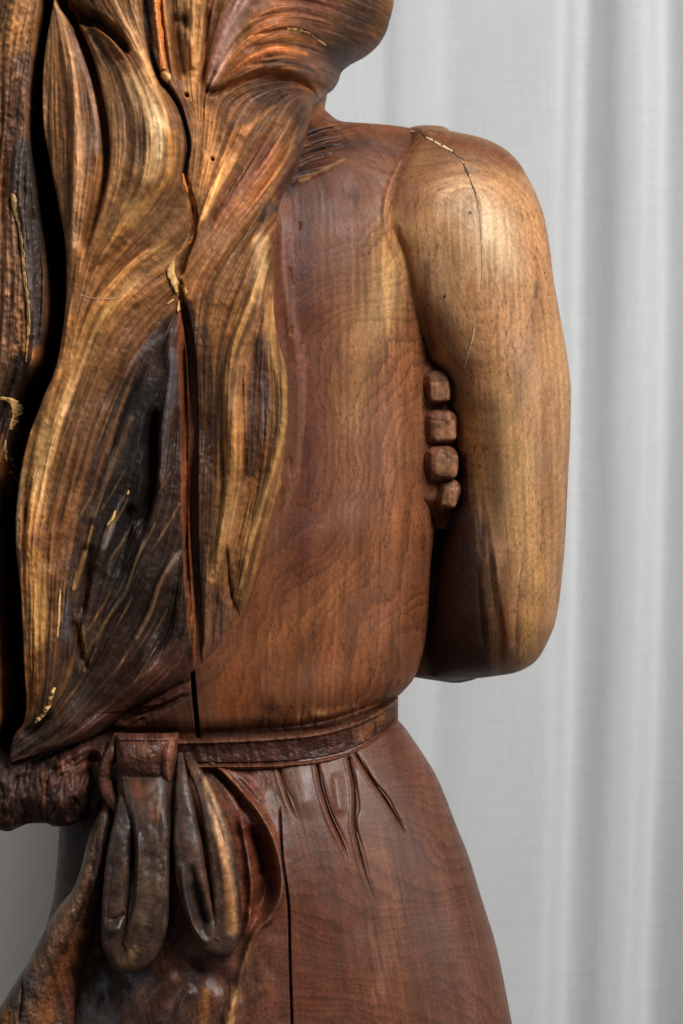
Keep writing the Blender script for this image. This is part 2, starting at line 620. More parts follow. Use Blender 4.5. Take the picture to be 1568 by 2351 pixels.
def bod_h(u, v):
    L, R = bod_xl(v), bod_xr(v)
    x = np.clip((u - (L + R) / 2) / ((R - L) / 2), -1, 1)
    return bod_dep(v) * np.sqrt(1 - x * x)


hair_xr = curve1([(-420, 560), (-416, 640), (-400, 700), (-340, 810), (-250, 885), (-150, 914), (-70, 912), (0, 897), (20, 889), (40, 876), (70, 842), (92, 802), (110, 783), (130, 777), (155, 762), (172, 738), (195, 722), (230, 712), (300, 703), (360, 690),
                  (410, 664), (440, 648), (500, 636), (564, 627), (690, 627), (764, 635), (840, 655), (890, 662), (964, 660), (1040, 655),
                  (1114, 645), (1150, 632), (1229, 610), (1329, 585), (1419, 556), (1454, 531), (1504, 490), (1539, 448), (1579, 392),
                  (1614, 322), (1640, 284), (1665, 262), (1695, 225), (1725, 150), (1750, 70), (1772, -10)])

g = loft(rows(146, 1700, 2.2, [(206, 320, .9)]), bod_xl, bod_xr, bod_dep, 0, BREF, fine=-.45)
body_noise(g)
# carved details
rim = [(652, 470, 12, 4), (650, 560, 14, 6), (652, 640, 15, 6), (664, 720, 15, 6), (680, 790, 13, 6), (690, 860, 12, 5), (691, 940, 11, 5), (681, 1060, 10, 4), (664, 1140, 9, 3), (640, 1220, 8, 2)]
g.ridge(rim)
g.vee([(700, 860, 5, -2), (702, 960, 5, -4), (690, 1080, 5, -4), (672, 1160, 5, -2)])
seam = [(972, 298), (952, 330), (927, 370), (902, 425), (890, 490), (897, 540), (917, 590), (947, 699), (972, 779), (987, 809)]
g.ridge([(u - 6, v, 9, 7) for u, v in seam[:7]] + [(u - 8, v, 9, 4) for u, v in seam[7:]], e0=.02)
g.ridge([(u - 2, v, 34, 10) for u, v in seam[:7]], e0=.02, e1=.2)
g.ridge([(820, 430, 90, 14), (850, 600, 100, 16), (850, 760, 90, 8)])
g.ridge([(720, 700, 60, -8), (740, 1000, 60, -10), (720, 1250, 60, -5)])
g.ridge([(945, 1050, 26, -8), (960, 1180, 24, -10), (955, 1300, 26, -4)])
g.ridge([(880, 1480, 60, 10), (800, 1570, 60, 12), (640, 1600, 50, 8)])
g.vee([(470, 1672, 7, -8), (560, 1668, 7, -12), (690, 1662, 7, -14), (780, 1645, 7, -12), (860, 1622, 6, -8), (905, 1608, 6, -4)], e0=.02)
g.ridge([(700, 1632, 12, 6), (760, 1640, 12, 8), (830, 1618, 12, 6)])
for k in range(9):
    u0 = 590 + k * 34 + rng.uniform(-10, 10)
    g.vee([(u0, 1668, 3, -5), (u0 + rng.uniform(-6, 12), 1640, 3, -5), (u0 + rng.uniform(0, 30), 1612, 4, -2)], e0=0)
for k in range(26):       # chopped strands on the collar beside the hair
    t = k / 25
    u0, v0 = 706 - 40 * t, 300 + 120 * t + rng.uniform(-8, 8)
    ln = rng.uniform(70, 150) * (1 - .3 * t)
    g.vee([(u0, v0, 3.2, -6), (u0 + ln * .5, v0 - ln * .16 - 6, 3, -5), (u0 + ln, v0 - ln * .28 - 6, 3, -2)], e0=.02)
for _ in range(5):
    u0, v0 = 668 + rng.uniform(-8, 30), 500 + rng.uniform(0, 620)
    g.vee([(u0, v0, 3, -3), (u0 + rng.uniform(-10, 10), v0 + rng.uniform(20, 70), 3, -3)])
# crack running out of the hair down to the belt
g.ridge([(446, 1520, 4.2, -30), (450, 1580, 4.4, -34), (455, 1640, 4.4, -34), (459, 1692, 4.4, -34)], p=4, e0=0, e1=0)
# wood tones, with some shade and lit edges painted in
g.C[:] = lin((114, 69, 45))
g.hard, g.wide, g.rag = 1.35, 1.45, .55
g.paint([(640, 1400, 200), (700, 1600, 200)], (120, 68, 36), .9, 1.0, .6)
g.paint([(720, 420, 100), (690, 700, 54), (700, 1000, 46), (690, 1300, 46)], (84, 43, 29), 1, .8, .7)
g.paint([(800, 420, 60), (780, 560, 50), (740, 660, 40)], (110, 64, 44), .7, .9, .7)
g.paint([(790, 330, 60), (880, 330, 40), (960, 310, 30)], (88, 54, 38), .9, .9, .6)
g.paint([(900, 480, 60), (880, 600, 80), (860, 720, 84), (830, 840, 76), (810, 960, 50)], (158, 112, 68), .9, 1.0, .8)
g.paint([(904, 580, 40), (884, 690, 46), (856, 790, 40)], (192, 146, 92), .9, 1.0, .7)
g.paint([(760, 560, 40), (770, 720, 36), (780, 860, 40)], (126, 80, 52), .6, 1.0, .8)
g.paint([(930, 820, 50), (915, 960, 60), (900, 1100, 50)], (146, 94, 60), .8, 1.0, .8)
g.paint([(840, 960, 60), (820, 1080, 70), (800, 1180, 50)], (142, 98, 72), .75, 1.0, .8)
g.paint([(900, 1180, 60), (820, 1290, 44), (720, 1400, 40), (620, 1470, 34)], (138, 85, 48), .75, 1.0, 1.0)
g.paint([(900, 1300, 60), (860, 1450, 70), (780, 1560, 60)], (130, 78, 45), .75, 1.0, 1.0)
g.paint([(780, 1210, 30), (710, 1310, 34), (630, 1380, 26)], (100, 56, 32), .7, 1.0, 1.0)
g.paint([(740, 1440, 30), (660, 1540, 34)], (112, 64, 32), .6, 1.0, 1.0)
g.paint([(968, 1250, 22), (956, 1450, 26), (935, 1540, 20)], (98, 56, 36), .85, 1.0, .8)
g.hard, g.wide, g.rag = 1.0, 1.0, 1.25
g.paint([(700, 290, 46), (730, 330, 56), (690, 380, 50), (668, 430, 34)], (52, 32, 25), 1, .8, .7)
g.paint([(780, 330, 34), (840, 318, 22)], (64, 42, 32), .8, 1, .9)
g.paint([(690, 418, 8), (740, 390, 8), (790, 364, 5)], (164, 116, 68), .7, 1, .7)
for k in range(30):
    t = rng.random()
    u0, v0 = 708 - 40 * t, 290 + 130 * t
    ln = rng.uniform(40, 120)
    g.paint([(u0, v0, 2.6), (u0 + ln, v0 - ln * .26, 1.6)], (128, 78, 52) if k % 2 else (36, 22, 18), .7, 1, .4)
g.paint([(610, 1606, 30), (650, 1640, 28), (590, 1650, 24)], (70, 38, 22), .8, 1.0, 1.2)
g.paint([(420, 1560, 110), (380, 1640, 110)], (72, 42, 31), .95, .9, .8)
g.paint([(560, 1560, 70), (540, 1630, 50)], (118, 62, 30), .7, 1, .9)
for k in range(46):                      # strands of the hair dying out above the belt
    t = rng.random()
    u0, v0 = 450 - 170 * t + rng.uniform(-10, 20), 1545 + 90 * t + rng.uniform(-8, 40)
    ln = rng.uniform(40, 130)
    p_ = [(u0, v0, 3), (u0 - ln * .5, v0 + ln * .26, 3), (u0 - ln, v0 + ln * .46, 2)]
    g.paint(p_, [(40, 26, 21), (112, 66, 46), (58, 36, 28)][k % 3], .7, 1, .6)
    g.vee([(a_, b_, 3.5, -5) for a_, b_, c_ in p_])
g.paint([(470, 1680, 16), (650, 1674, 14), (790, 1654, 12), (905, 1614, 8)], (48, 29, 21), .9, .9, .7)  # shadow line above the belt, painted dark
g.paint([(690, 1640, 14), (740, 1636, 12)], (160, 112, 66), .6, 1, .9)
g.paint([(u, v, w * 1.5) for u, v, w, a in rim], (128, 82, 62), .4, 1, .9)
g.paint([(u - 6, v, 8) for u, v in seam[:7]], (146, 96, 70), .6, .9, .5)  # lit crest of the seam painted paler
g.paint([(446, 1520, 6), (450, 1580, 6), (455, 1640, 6), (459, 1692, 6)], (20, 15, 13), 1, .3, .2)
rings(g, g.U * .6 + g.V * .24 + 40 * np.sin(g.V / 210 + g.U / 300), 21, .34)
body_grain(g, pores=.42, mid=.24, relief=.7)
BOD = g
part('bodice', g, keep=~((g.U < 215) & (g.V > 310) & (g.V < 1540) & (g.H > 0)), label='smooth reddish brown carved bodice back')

# ----- arm
arm_xr = curve1([(288, 985), (289.5, 1010), (294, 1026), (305, 1040), (309, 1062), (315, 1090), (322, 1117), (332, 1140), (345, 1163), (358, 1180), (375, 1197), (395, 1211), (440, 1235),
                 (500, 1255), (564, 1266), (650, 1277), (700, 1286), (760, 1297), (850, 1311), (900, 1315), (1000, 1313), (1100, 1308), (1229, 1302),
                 (1354, 1292), (1429, 1281), (1480, 1262), (1519, 1240), (1540, 1213), (1551, 1186), (1560, 1130), (1566, 1080), (1570, 1050)])
arm_dep = curve1([(288, 4), (296, 40), (315, 84), (350, 132), (400, 168), (480, 196), (600, 206), (900, 206), (1200, 200), (1400, 178), (1500, 130), (1540, 86), (1560, 40), (1570, 6)])
arm_h0 = curve1([(288, 4), (400, 0), (1200, 0), (1400, -12), (1520, -34), (1570, -46)])
arm_xr, arm_dep, arm_h0 = (lifted(f, 8, 420, 330) for f in (arm_xr, arm_dep, arm_h0))
sv = np.array([p[1] for p in seam], float)
su = np.array([p[0] for p in seam], float)
pin = []
for v in np.arange(300, 809, 12.0):
    us = np.interp(v, sv, su)
    tgt = float(bod_h(us, v)) + (5 if v < 560 else -4)
    R, dp, hh = float(arm_xr(v)), float(arm_dep(v)), float(arm_h0(v))
    kk = np.clip((tgt - hh) / dp, 0, .985)
    q = math.sqrt(1 - kk * kk)            # (c-us)/a
    # c=(L+R)/2 a=(R-L)/2  -> (L+R)/2-us = q (R-L)/2
    Lx = (2 * us - R * (1 - q)) / (1 + q)
    pin.append((v, min(Lx, us - 1)))
pv_ = np.array(pin)
ker = np.ones(5) / 5
sm = np.convolve(np.pad(pv_[:, 1], 2, mode='edge'), ker, 'valid')
arm_xl = curve1([(280, 975), (281.5, 957), (284, 947), (288, 939), (294, 932), (310, 925)] + [(v, x) for (v, _), x in zip(pin, sm) if v > 335] +
                [(830, 985), (850, 1004), (880, 1022), (930, 1032), (1000, 1042), (1080, 1050), (1150, 1046), (1200, 1030), (1300, 1012), (1400, 1000), (1500, 985), (1554, 985), (1570, 1010)])
g = loft(rows(280, 1570, 2.2, [(279, 330, .6), (330, 400, 1.2), (1500, 1600, 1.1)]), arm_xl, arm_xr, arm_dep, arm_h0, 60)
body_noise(g)
g.ridge([(u + 9, v, 6, -2) for u, v in seam[:6]] + [(u + 10, v, 8, -7) for u, v in seam[6:]], e0=.02, e1=.02)
g.ridge([(u + 2, v, 34, 10) for u, v in seam[:7]], e0=.02, e1=.2)
g.ridge([(985, 300, 22, 8), (1010, 305, 18, 8)])
g.vee([(1038, 306, 6, -6), (1030, 318, 6, -4), (1020, 335, 6, -1)], e0=0)
g.ridge([(1110, 470, 70, 8), (1120, 560, 70, 10)])
g.ridge([(1090, 900, 40, -14), (1110, 1100, 40, -16), (1130, 1300, 40, -8)])
g.ridge([(1200, 950, 60, 8), (1220, 1200, 60, 12), (1225, 1400, 40, 8)])
g.vee([(1192, 1240, 8, -3), (1180, 1380, 8, -6), (1178, 1500, 8, -5)])
g.vee([(1130, 1330, 8, -6), (1146, 1430, 8, -9), (1158, 1530, 8, -6)])
g.step([(1120, 1220, 60, 8), (1128, 1330, 60, 14), (1145, 1430, 60, 16), (1160, 1530, 50, 12)], -1, edge=9)
g.vee([(1090, 1250, 7, -3), (1096, 1380, 7, -7), (1110, 1500, 7, -5)])
g.ridge([(1160, 640, 60, -6), (1180, 760, 60, -8)])
g.C[:] = lin((168, 122, 82))
g.hard, g.wide, g.rag = 1.3, 1.4, .6
g.paint([(1010, 330, 80), (1120, 355, 62), (1190, 385, 26)], (108, 64, 43), .97, .9, .5)
g.paint([(930, 420, 44), (935, 520, 40), (960, 470, 30)], (132, 88, 60), .7, 1, .6)
g.paint([(1050, 480, 60), (1105, 520, 80), (1130, 600, 70)], (212, 174, 134), .9, 1.0, .7)  # highlight on the shoulder painted into the colour
g.paint([(960, 540, 40), (1010, 640, 50), (1040, 730, 40)], (180, 138, 96), .8, 1.0, .8)
g.paint([(1150, 460, 40), (1210, 470, 40), (1235, 560, 26)], (184, 134, 90), .7, 1.0, .7)
g.paint([(1000, 730, 40), (1030, 800, 46), (1050, 880, 44), (1070, 960, 34)], (104, 72, 46), .85, 1.0, .8)
g.paint([(975, 620, 14), (975, 720, 16), (995, 800, 18)], (96, 62, 42), .8, 1.0, .8)
g.paint([(1224, 700, 18), (1212, 780, 22), (1186, 880, 30), (1170, 960, 26)], (122, 92, 66), .7, 1.0, 1.0)
g.paint([(1130, 860, 40), (1150, 1000, 44), (1176, 1150, 46), (1206, 1300, 42)], (198, 148, 94), .9, 1.0, .8)
g.paint([(1080, 960, 34), (1100, 1080, 36), (1120, 1200, 30)], (146, 98, 50), .8, 1.0, .9)
g.paint([(1270, 760, 34), (1285, 950, 34), (1275, 1200, 34), (1250, 1420, 30)], (184, 136, 92), .8, 1.0, .9)
g.paint([(1245, 900, 14), (1240, 1100, 16), (1232, 1300, 14)], (134, 90, 58), .6, 1.0, .9)
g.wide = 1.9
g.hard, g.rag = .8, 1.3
g.paint([(1046, 1060, 20), (1052, 1200, 44), (1070, 1350, 58), (1086, 1500, 66)], (56, 33, 24), 1, .9, .8)  # shade on the inner side of the arm, painted in
g.paint([(1020, 1180, 26), (1010, 1350, 40), (1000, 1540, 44)], (52, 32, 24), 1, .7, .5)  # same painted shade carried on to the arm's left edge
g.hard, g.rag = 1.3, .6
g.wide = 1.4
g.paint([(955, 300, 30), (938, 350, 32), (918, 410, 30), (908, 480, 22)], (108, 67, 46), .9, 1, .5)
g.paint([(1000, 390, 40), (955, 430, 40), (935, 500, 26)], (124, 80, 56), .75, 1, .6)
g.paint([(1160, 1270, 18), (1150, 1380, 26), (1160, 1520, 34)], (124, 76, 46), .8, 1.0, .8)
g.paint([(1228, 1300, 26), (1220, 1420, 26), (1200, 1500, 14)], (188, 138, 82), .8, 1, .8)
g.hard, g.wide = 1.0, 1.0
g.rag = 1.25
g.paint([(1228, 655, 9), (1224, 690, 8)], (92, 70, 54), .8, 1.0, .9)
g.paint([(1118, 1240, 5), (1112, 1340, 8), (1124, 1440, 8), (1130, 1530, 8)], (120, 76, 58), .6, 1, 1.0)
g.paint([(1142, 1390, 9), (1150, 1470, 9), (1150, 1530, 7)], (112, 54, 32), .8, 1, .7)
g.paint([(990, 1545, 26), (1080, 1558, 18), (1180, 1545, 12)], (50, 38, 30), .9, 1, .6)  # shaded underside of the elbow painted dark
rings(g, np.hypot((g.U - 1105) * .9, (g.V - 640) * .42) * (1 + .1 * np.sin(g.V / 90)), 15, .2)
body_grain(g, pores=.5, mid=.26, big=.2, relief=.7)
ARM = g
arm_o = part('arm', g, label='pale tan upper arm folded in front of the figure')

# ----- forearm going away from the lens, closing the gap beside the bodice
fg = loft(rows(815, 1572, 4, [(1540, 1580, 1.0)]), curve1([(815, 960), (840, 880), (1180, 820), (1300, 780), (1500, 800), (1545, 880), (1565, 990), (1572, 1040)]),
          curve1([(815, 1060), (840, 1110), (1180, 1110), (1300, 1110), (1500, 1130), (1545, 1120), (1565, 1090), (1572, 1060)]),
          curve1([(815, 4), (850, 50), (1230, 60), (1350, 90), (1500, 80), (1550, 40), (1572, 3)]), -150, -80, du=4, color=(96, 60, 40))
body_noise(fg); body_grain(fg)
part('forearm', fg)

# ----- heel of the hand the fingers belong to, in the shade of the arm
hg = loft(rows(800, 1215, 4), curve1([(800, 930), (850, 900), (1150, 910), (1215, 940)]), curve1([(800, 1000), (850, 1034), (950, 1044), (1150, 1048), (1215, 1040)]),
          curve1([(800, 20), (850, 82), (1140, 82), (1172, 50), (1215, 4)]), 8, 60, du=3, color=(108, 64, 45))
body_noise(hg); body_grain(hg)
part('hand', hg)

# ----- neck seen past the hair
ng = loft(rows(90, 300, 2.5), curve1([(90, 560), (300, 560)]), curve1([(90, 768), (150, 760), (180, 756), (220, 750), (245, 746), (270, 752), (300, 765)]),
          110, -70, -40, du=3, color=(134, 94, 78))
body_noise(ng); body_grain(ng)
part('neck', ng)

# ----- skirt
SREF = 230
sk_xr = outl([(1628, 860), (1650, 893), (1672, 914), (1680, 922), (1715, 947), (1755, 973), (1795, 997), (1850, 1021), (1910, 1043), (2000, 1077), (2105, 1108), (2205, 1138),
                (2350, 1167), (2460, 1186), (3100, 1270), (4600, 1330)], SREF)
sk_xl = outl([(1628, 150), (1672, 130), (1800, 134), (1920, 137), (1990, 133), (2085, 124), (2200, 96), (2350, 50), (2460, 10), (3100, -120), (4600, -200)], SREF)
sk_dep = curve1([(1628, 200), (1672, 226), (1700, 240), (1760, 262), (1900, 304), (2100, 336), (2350, 360), (3100, 420), (4600, 460)])
v_floor = CV + ZC / (S * (D - SREF * S) / D)
vs = np.concatenate([rows(1628, 2420, 2.3), rows(2440, v_floor - 8, 60)])
g = loft(vs, sk_xl, sk_xr, sk_dep, 0, SREF, du=2.3)


def sk_h(u, v):
    L, R = sk_xl(v), sk_xr(v)
    x = np.clip((u - (L + R) / 2) / ((R - L) / 2), -1, 1)
    return sk_dep(v) * np.sqrt(1 - x * x)


body_noise(g)
# gathers under the belt
for pts in ([(640, 1758, 5, -14), (652, 1800, 5, -12), (666, 1840, 4, -8), (684, 1880, 3, -3)],
            [(728, 1758, 5, -18), (738, 1810, 5, -18), (758, 1870, 4.5, -16), (784, 1925, 4, -12), (802, 1975, 3, -6)],
            [(800, 1745, 5, -16), (812, 1800, 5, -18), (814, 1850, 4.5, -18), (812, 1890, 4.5, -16), (826, 1955, 3.5, -10), (845, 2020, 2.5, -4), (872, 2092, 2.5, -3)],
            [(818, 1738, 4.5, -16), (850, 1790, 4.5, -18), (884, 1838, 4.5, -16), (910, 1880, 4, -14), (945, 1935, 3, -4)]):
    g.vee([(u, v, w * .62, a * 1.05) for u, v, w, a in pts], e0=0, e1=.25)
    g.ridge([(u - 8, v, 5, -a * .22) for u, v, w, a in pts], e0=0, e1=.3)
    g.vee([(u + 7 + 3 * math.sin(v / 17), v, 2, a * .35) for u, v, w, a in pts], e0=.2, e1=.4)
g.ridge([(700, 1775, 40, 6), (700, 1830, 30, 8)])
g.ridge([(772, 1790, 14, 8), (780, 1850, 14, 8)])
# thin crack
g.ridge([(643, 1840, 2.6, -6), (650, 1950, 2.8, -12), (664, 2060, 2.8, -14), (668, 2200, 2.8, -14), (676, 2430, 2.8, -14)], p=4, e0=.05, e1=0)
# drapery fold right of the bow
fold = [(430, 1700, 7, 12), (470, 1735, 8, 18), (520, 1772, 9, 22), (560, 1812, 9, 24), (600, 1862, 9, 24), (630, 1920, 9, 24), (646, 1985, 9, 24),
        (644, 2040, 9, 26), (624, 2086, 9, 26), (592, 2118, 9, 24), (572, 2165, 9, 22), (552, 2235, 10, 18), (530, 2310, 12, 14), (520, 2400, 12, 10)]
g.ridge(fold, e0=.03, e1=.05)
g.step([(560, 1812, 40, 14), (600, 1862, 40, 16), (630, 1920, 40, 16), (646, 1985, 30, 16), (644, 2040, 30, 16), (624, 2086, 30, 14)], -1)
g.ridge([(575, 1880, 22, -26), (602, 1950, 22, -40), (614, 2010, 20, -44), (604, 2060, 18, -36), (580, 2090, 16, -22)])
g.ridge([(548, 1850, 9, 16), (566, 1910, 10, 22), (578, 1980, 10, 24), (582, 2040, 10, 20), (574, 2100, 9, 16), (560, 2150, 9, 10)])
g.ridge([(590, 1900, 5, -12), (600, 1960, 5, -18), (606, 2010, 5, -14)])
g.ridge([(480, 1752, 6, -14), (530, 1800, 7, -18), (570, 1860, 7, -14)])
g.ridge([(500, 1745, 8, 10), (560, 1785, 9, 12), (610, 1840, 9, 8)])
g.ridge([(470, 2190, 30, -20), (520, 2240, 24, -14)])
g.ridge([(395, 2230, 18, 12), (350, 2280, 18, 12), (300, 2350, 18, 10)])
g.ridge([(450, 2240, 14, 14), (420, 2300, 16, 14), (390, 2380, 16, 10)])
g.ridge([(545, 2260, 16, 12), (535, 2340, 18, 14), (530, 2420, 18, 12)])
g.ridge([(230, 2200, 40, -30), (250, 2290, 40, -20)])
g.hard, g.wide = 1.3, 1.25
g.C[:] = lin((102, 61, 43))
g.paint([(700, 1800, 70), (780, 1830, 80), (880, 1900, 60)], (108, 70, 55), .8, 1, .5)
g.paint([(760, 1990, 120), (720, 2150, 120), (740, 2350, 120)], (100, 54, 36), .85, 1, .7)
g.paint([(860, 1960, 60), (900, 2060, 60), (880, 2160, 50)], (124, 78, 54), .7, 1, .9)
g.paint([(960, 1900, 60), (1030, 2080, 60), (1100, 2330, 70)], (106, 68, 52), .8, 1, .7)
g.paint([(900, 2250, 90), (960, 2340, 90)], (120, 68, 42), .8, 1, .9)
g.paint([(840, 2130, 26), (880, 2180, 30), (870, 2260, 24)], (142, 94, 74), .6, 1, .9)  # pale patch of sheen painted on the skirt
g.paint([(560, 1820, 70), (600, 1950, 66), (590, 2080, 60)], (116, 54, 34), .85, .9, .6)
g.hard, g.wide = .95, 1.0
g.paint([(u, v, w) for u, v, w, a in fold[2:10]], (134, 86, 58), .7, 1, .8)
g.paint([(300, 1950, 150), (300, 2150, 170), (260, 2350, 190)], (42, 28, 21), .97, .8, .7)  # dark wood, and the dim light at lower left painted in too
g.paint([(150, 1900, 90), (150, 2050, 90)], (44, 29, 21), .97, .8, .5)  # left side painted dark to hold back the light on it
g.paint([(440, 2230, 50), (430, 2300, 60), (400, 2380, 70)], (64, 42, 30), .9, .9, .9)
g.paint([(545, 2250, 20), (535, 2320, 18), (538, 2420, 20)], (190, 136, 80), .85, 1, .9)
g.paint([(480, 2260, 16), (470, 2330, 18), (455, 2400, 18)], (146, 92, 44), .8, 1, .9)
g.paint([(560, 2200, 20), (580, 2150, 18)], (150, 104, 70), .7, 1, .8)
g.paint([(330, 2260, 30), (300, 2330, 34)], (92, 56, 36), .7, 1, .9)
for pts in ([(640, 1758, 4), (666, 1840, 4), (684, 1880, 3)], [(728, 1758, 5), (758, 1870, 4), (802, 1975, 3)],
            [(800, 1745, 5), (814, 1850, 4), (826, 1955, 3), (872, 2092, 2)], [(818, 1738, 4), (884, 1838, 4), (945, 1935, 3)]):
    g.paint(pts, (74, 42, 28), .6, .9, .3, e1=.2)  # shade in the creases of the gathers, painted darker
g.paint([(643, 1840, 3), (650, 1950, 4), (664, 2060, 4), (668, 2200, 4), (676, 2430, 4)], (34, 24, 20), .95, .5, .1, e0=.05)
# wavy figure of the heartwood
wv = np.sin(g.V / 9 + 5 * np.sin(g.U / 60 + g.fig * 5) + g.fig * 16)
g.C *= (1 + .05 * wv * sstep(560, 700, g.U))[..., None]
rings(g, np.hypot((g.U - 780) * .5, (g.V - 2500) * 1.0), 22, .36)
nb = sstep(700, 600, g.U)
g.H += (BF.sample(b_r1, g.U, g.V) - .5) * .8 * nb * g.gain + (BF.sample(b_r2, g.U, g.V) - .5) * 4 * nb * g.gain
g.C *= (1 + (BF.sample(b_r1, g.U, g.V) - .5) * .6 * nb)[..., None] * (1 + (BF.sample(b_r2, g.U, g.V) - .5) * .6 * nb)[..., None]
body_grain(g, pores=.34, mid=.16, big=.2, relief=.5)
SK = g
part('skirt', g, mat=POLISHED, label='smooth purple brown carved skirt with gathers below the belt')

# ----- belt
bt_top = curve1([(80, 1700), (300, 1697), (440, 1694), (560, 1689), (700, 1681), (800, 1663), (860, 1643), (905, 1621), (915, 1614)])
bt_bot = curve1([(80, 1765), (300, 1765), (480, 1764), (600, 1765), (700, 1761), (780, 1750), (850, 1722), (905, 1682), (915, 1672)])
th = np.linspace(math.radians(-80), math.radians(90), 420)
tt = np.linspace(0, 1, 60)
TH, TT = np.meshgrid(th, tt)
Ub = 505 + 414 * np.sin(TH)
Vb = bt_top(Ub) + (bt_bot(Ub) - bt_top(Ub)) * TT
base = 266 * np.cos(TH)
pf = 20 * np.clip(np.minimum(TT, 1 - TT) / .05, 0, 1) ** .5
Hb = np.maximum(base, 0) + pf - 8
g = Grid(Ub, Vb, Hb, 240, (76, 44, 32))
body_noise(g)
g.H += 7 * np.exp(-((TT - .12) / .055) ** 2) + 8 * np.exp(-((TT - .88) / .05) ** 2) - 5 * np.exp(-((TT - .5) / .3) ** 2) - 6 * np.exp(-((TT - .8) / .03) ** 2)
g.H += 2.5 * (g.n1 - .5) + 4 * (g.fig - .5)
g.paint_mask(sstep(.16, .3, TT) * sstep(.86, .72, TT) * sstep(880, 780, Ub + 60 * (g.n1 - .5)), (58, 34, 26), .75)
g.paint([(830, 1690, 26), (880, 1650, 24)], (112, 70, 46), .8, .9, .9)
g.paint_mask(np.exp(-((TT - .90) / .05) ** 2), (122, 72, 48), .7)
g.paint_mask(np.exp(-((TT - .10) / .06) ** 2), (104, 66, 48), .6)
ra_ = BF.sample(b_r1, g.U, g.V) - .5; rb_ = BF.sample(b_r2, g.U, g.V) - .5
g.H += ra_ * 3 + rb_ * 6
g.C *= ((1 + ra_ * .6) * (1 + rb_ * .7))[..., None]
body_grain(g, pores=.3, mid=.25, big=.2)
part('belt', g, wrap=False, label='narrow dark belt with raised edges')

# ---------------------------------------------------------------- hair
hair_lines = [
    # outermost left mass
    [(10, -40), (-10, 100), (0, 250)], [(80, 0), (50, 120), (30, 250)], [(60, 300), (45, 450), (60, 620), (60, 800), (30, 900)], [(10, 500), (10, 700), (0, 850)],
    # A
    [(120, -40), (125, 60), (118, 180), (122, 320), (135, 480), (155, 640)], [(130, 0), (165, 110), (178, 220), (180, 340), (178, 460), (168, 600)], [(150, 40), (200, 160), (225, 280), (228, 380), (205, 500)],
    # D
    [(200, -40), (250, 40), (300, 100), (345, 160)], [(290, -40), (310, 50), (345, 140), (370, 190)], [(345, -40), (352, 80), (368, 170)],
    # B
    [(195, 75), (235, 170), (255, 280), (258, 400), (235, 500), (205, 590)], [(230, 90), (300, 190), (330, 300), (325, 420), (280, 520), (225, 610)],
    [(340, 170), (390, 260), (405, 350), (390, 430), (330, 510), (250, 610)], [(425, 330), (415, 420), (370, 500), (300, 570)],
    # C
    [(435, 520), (370, 580), (290, 640), (215, 740), (170, 860)], [(400, 640), (320, 700), (245, 800), (190, 920), (150, 1050)], [(180, 600), (160, 720), (150, 830), (110, 960), (75, 1100)],
    [(140, 900), (100, 1040), (75, 1200), (70, 1400), (80, 1600)], [(190, 960), (140, 1120), (110, 1280), (110, 1450), (90, 1620)],
    # K dark
    [(405, 700), (330, 800), (270, 930), (220, 1080), (180, 1230), (160, 1400), (150, 1520)], [(400, 760), (350, 900), (310, 1030), (260, 1180), (215, 1330), (190, 1500)],
    [(400, 830), (385, 960), (360, 1100), (310, 1260), (250, 1400), (200, 1520)], [(415, 1000), (400, 1150), (350, 1320), (290, 1430), (220, 1540), (120, 1680)],
    [(425, 1250), (370, 1340), (340, 1440), (270, 1540), (180, 1640), (60, 1735)], [(440, 1400), (400, 1500), (320, 1580), (230, 1650), (100, 1740)],
    # orange strip and right lock
    [(425, 720), (430, 900), (432, 1100), (438, 1300), (448, 1500)],
    [(470, 650), (460, 800), (460, 1000), (460, 1200), (470, 1400)], [(600, 560), (560, 680), (515, 800), (505, 950), (510, 1120), (485, 1290), (480, 1420)],
    [(620, 600), (590, 740), (550, 820), (540, 960), (540, 1120), (510, 1280), (500, 1420)], [(625, 700), (640, 800), (652, 900), (640, 1030), (600, 1170), (565, 1290), (535, 1400)],
    [(600, 780), (590, 900), (590, 1000), (575, 1120), (545, 1260), (520, 1370)],
    # neck
    [(705, 230), (670, 310), (610, 410), (540, 500), (470, 590), (420, 660)], [(700, 330), (650, 420), (590, 520), (520, 620), (470, 700)], [(650, 230), (590, 330), (530, 430), (460, 540)],
    [(560, 250), (520, 340), (480, 440), (445, 540)], [(480, 240), (470, 320), (450, 420), (445, 500)], [(400, 220), (430, 280), (440, 360), (436, 450)],
    # crown strands coming down to the knot
    [(385, -40), (392, 60), (400, 160), (425, 230)], [(425, -40), (425, 60), (430, 150), (440, 225)], [(460, -40), (455, 80), (450, 200)], [(580, -40), (530, 60), (500, 140), (478, 205)],
    [(540, -40), (505, 50), (485, 130), (470, 200)],
    # side of the head, sweeping round
    [(490, 200), (540, 130), (600, 90), (680, 60), (760, 62), (840, 50)], [(500, 205), (570, 155), (640, 125), (720, 120), (775, 115)], [(600, -40), (680, -10), (780, -10), (880, 10)],
    [(540, 90), (620, 30), (700, 10), (800, 20), (870, 25)], [(480, 216), (550, 190), (610, 170), (680, 160), (750, 150)],
]
HF = Flow(-90, -80, 930, 1790, hair_lines, step=1.5, sigma=34)
h_fine = HF.lic(.8, 46, 11)
h_mid = HF.lic(2.2, 130, 12)
h_big = HF.lic(6, 260, 13)
h_rough = norm01(blur(np.random.default_rng(15).standard_normal((HF.ny, HF.nx)), 2.4))
h_fig = norm01(blur(np.random.default_rng(16).standard_normal((HF.ny, HF.nx)), 22))

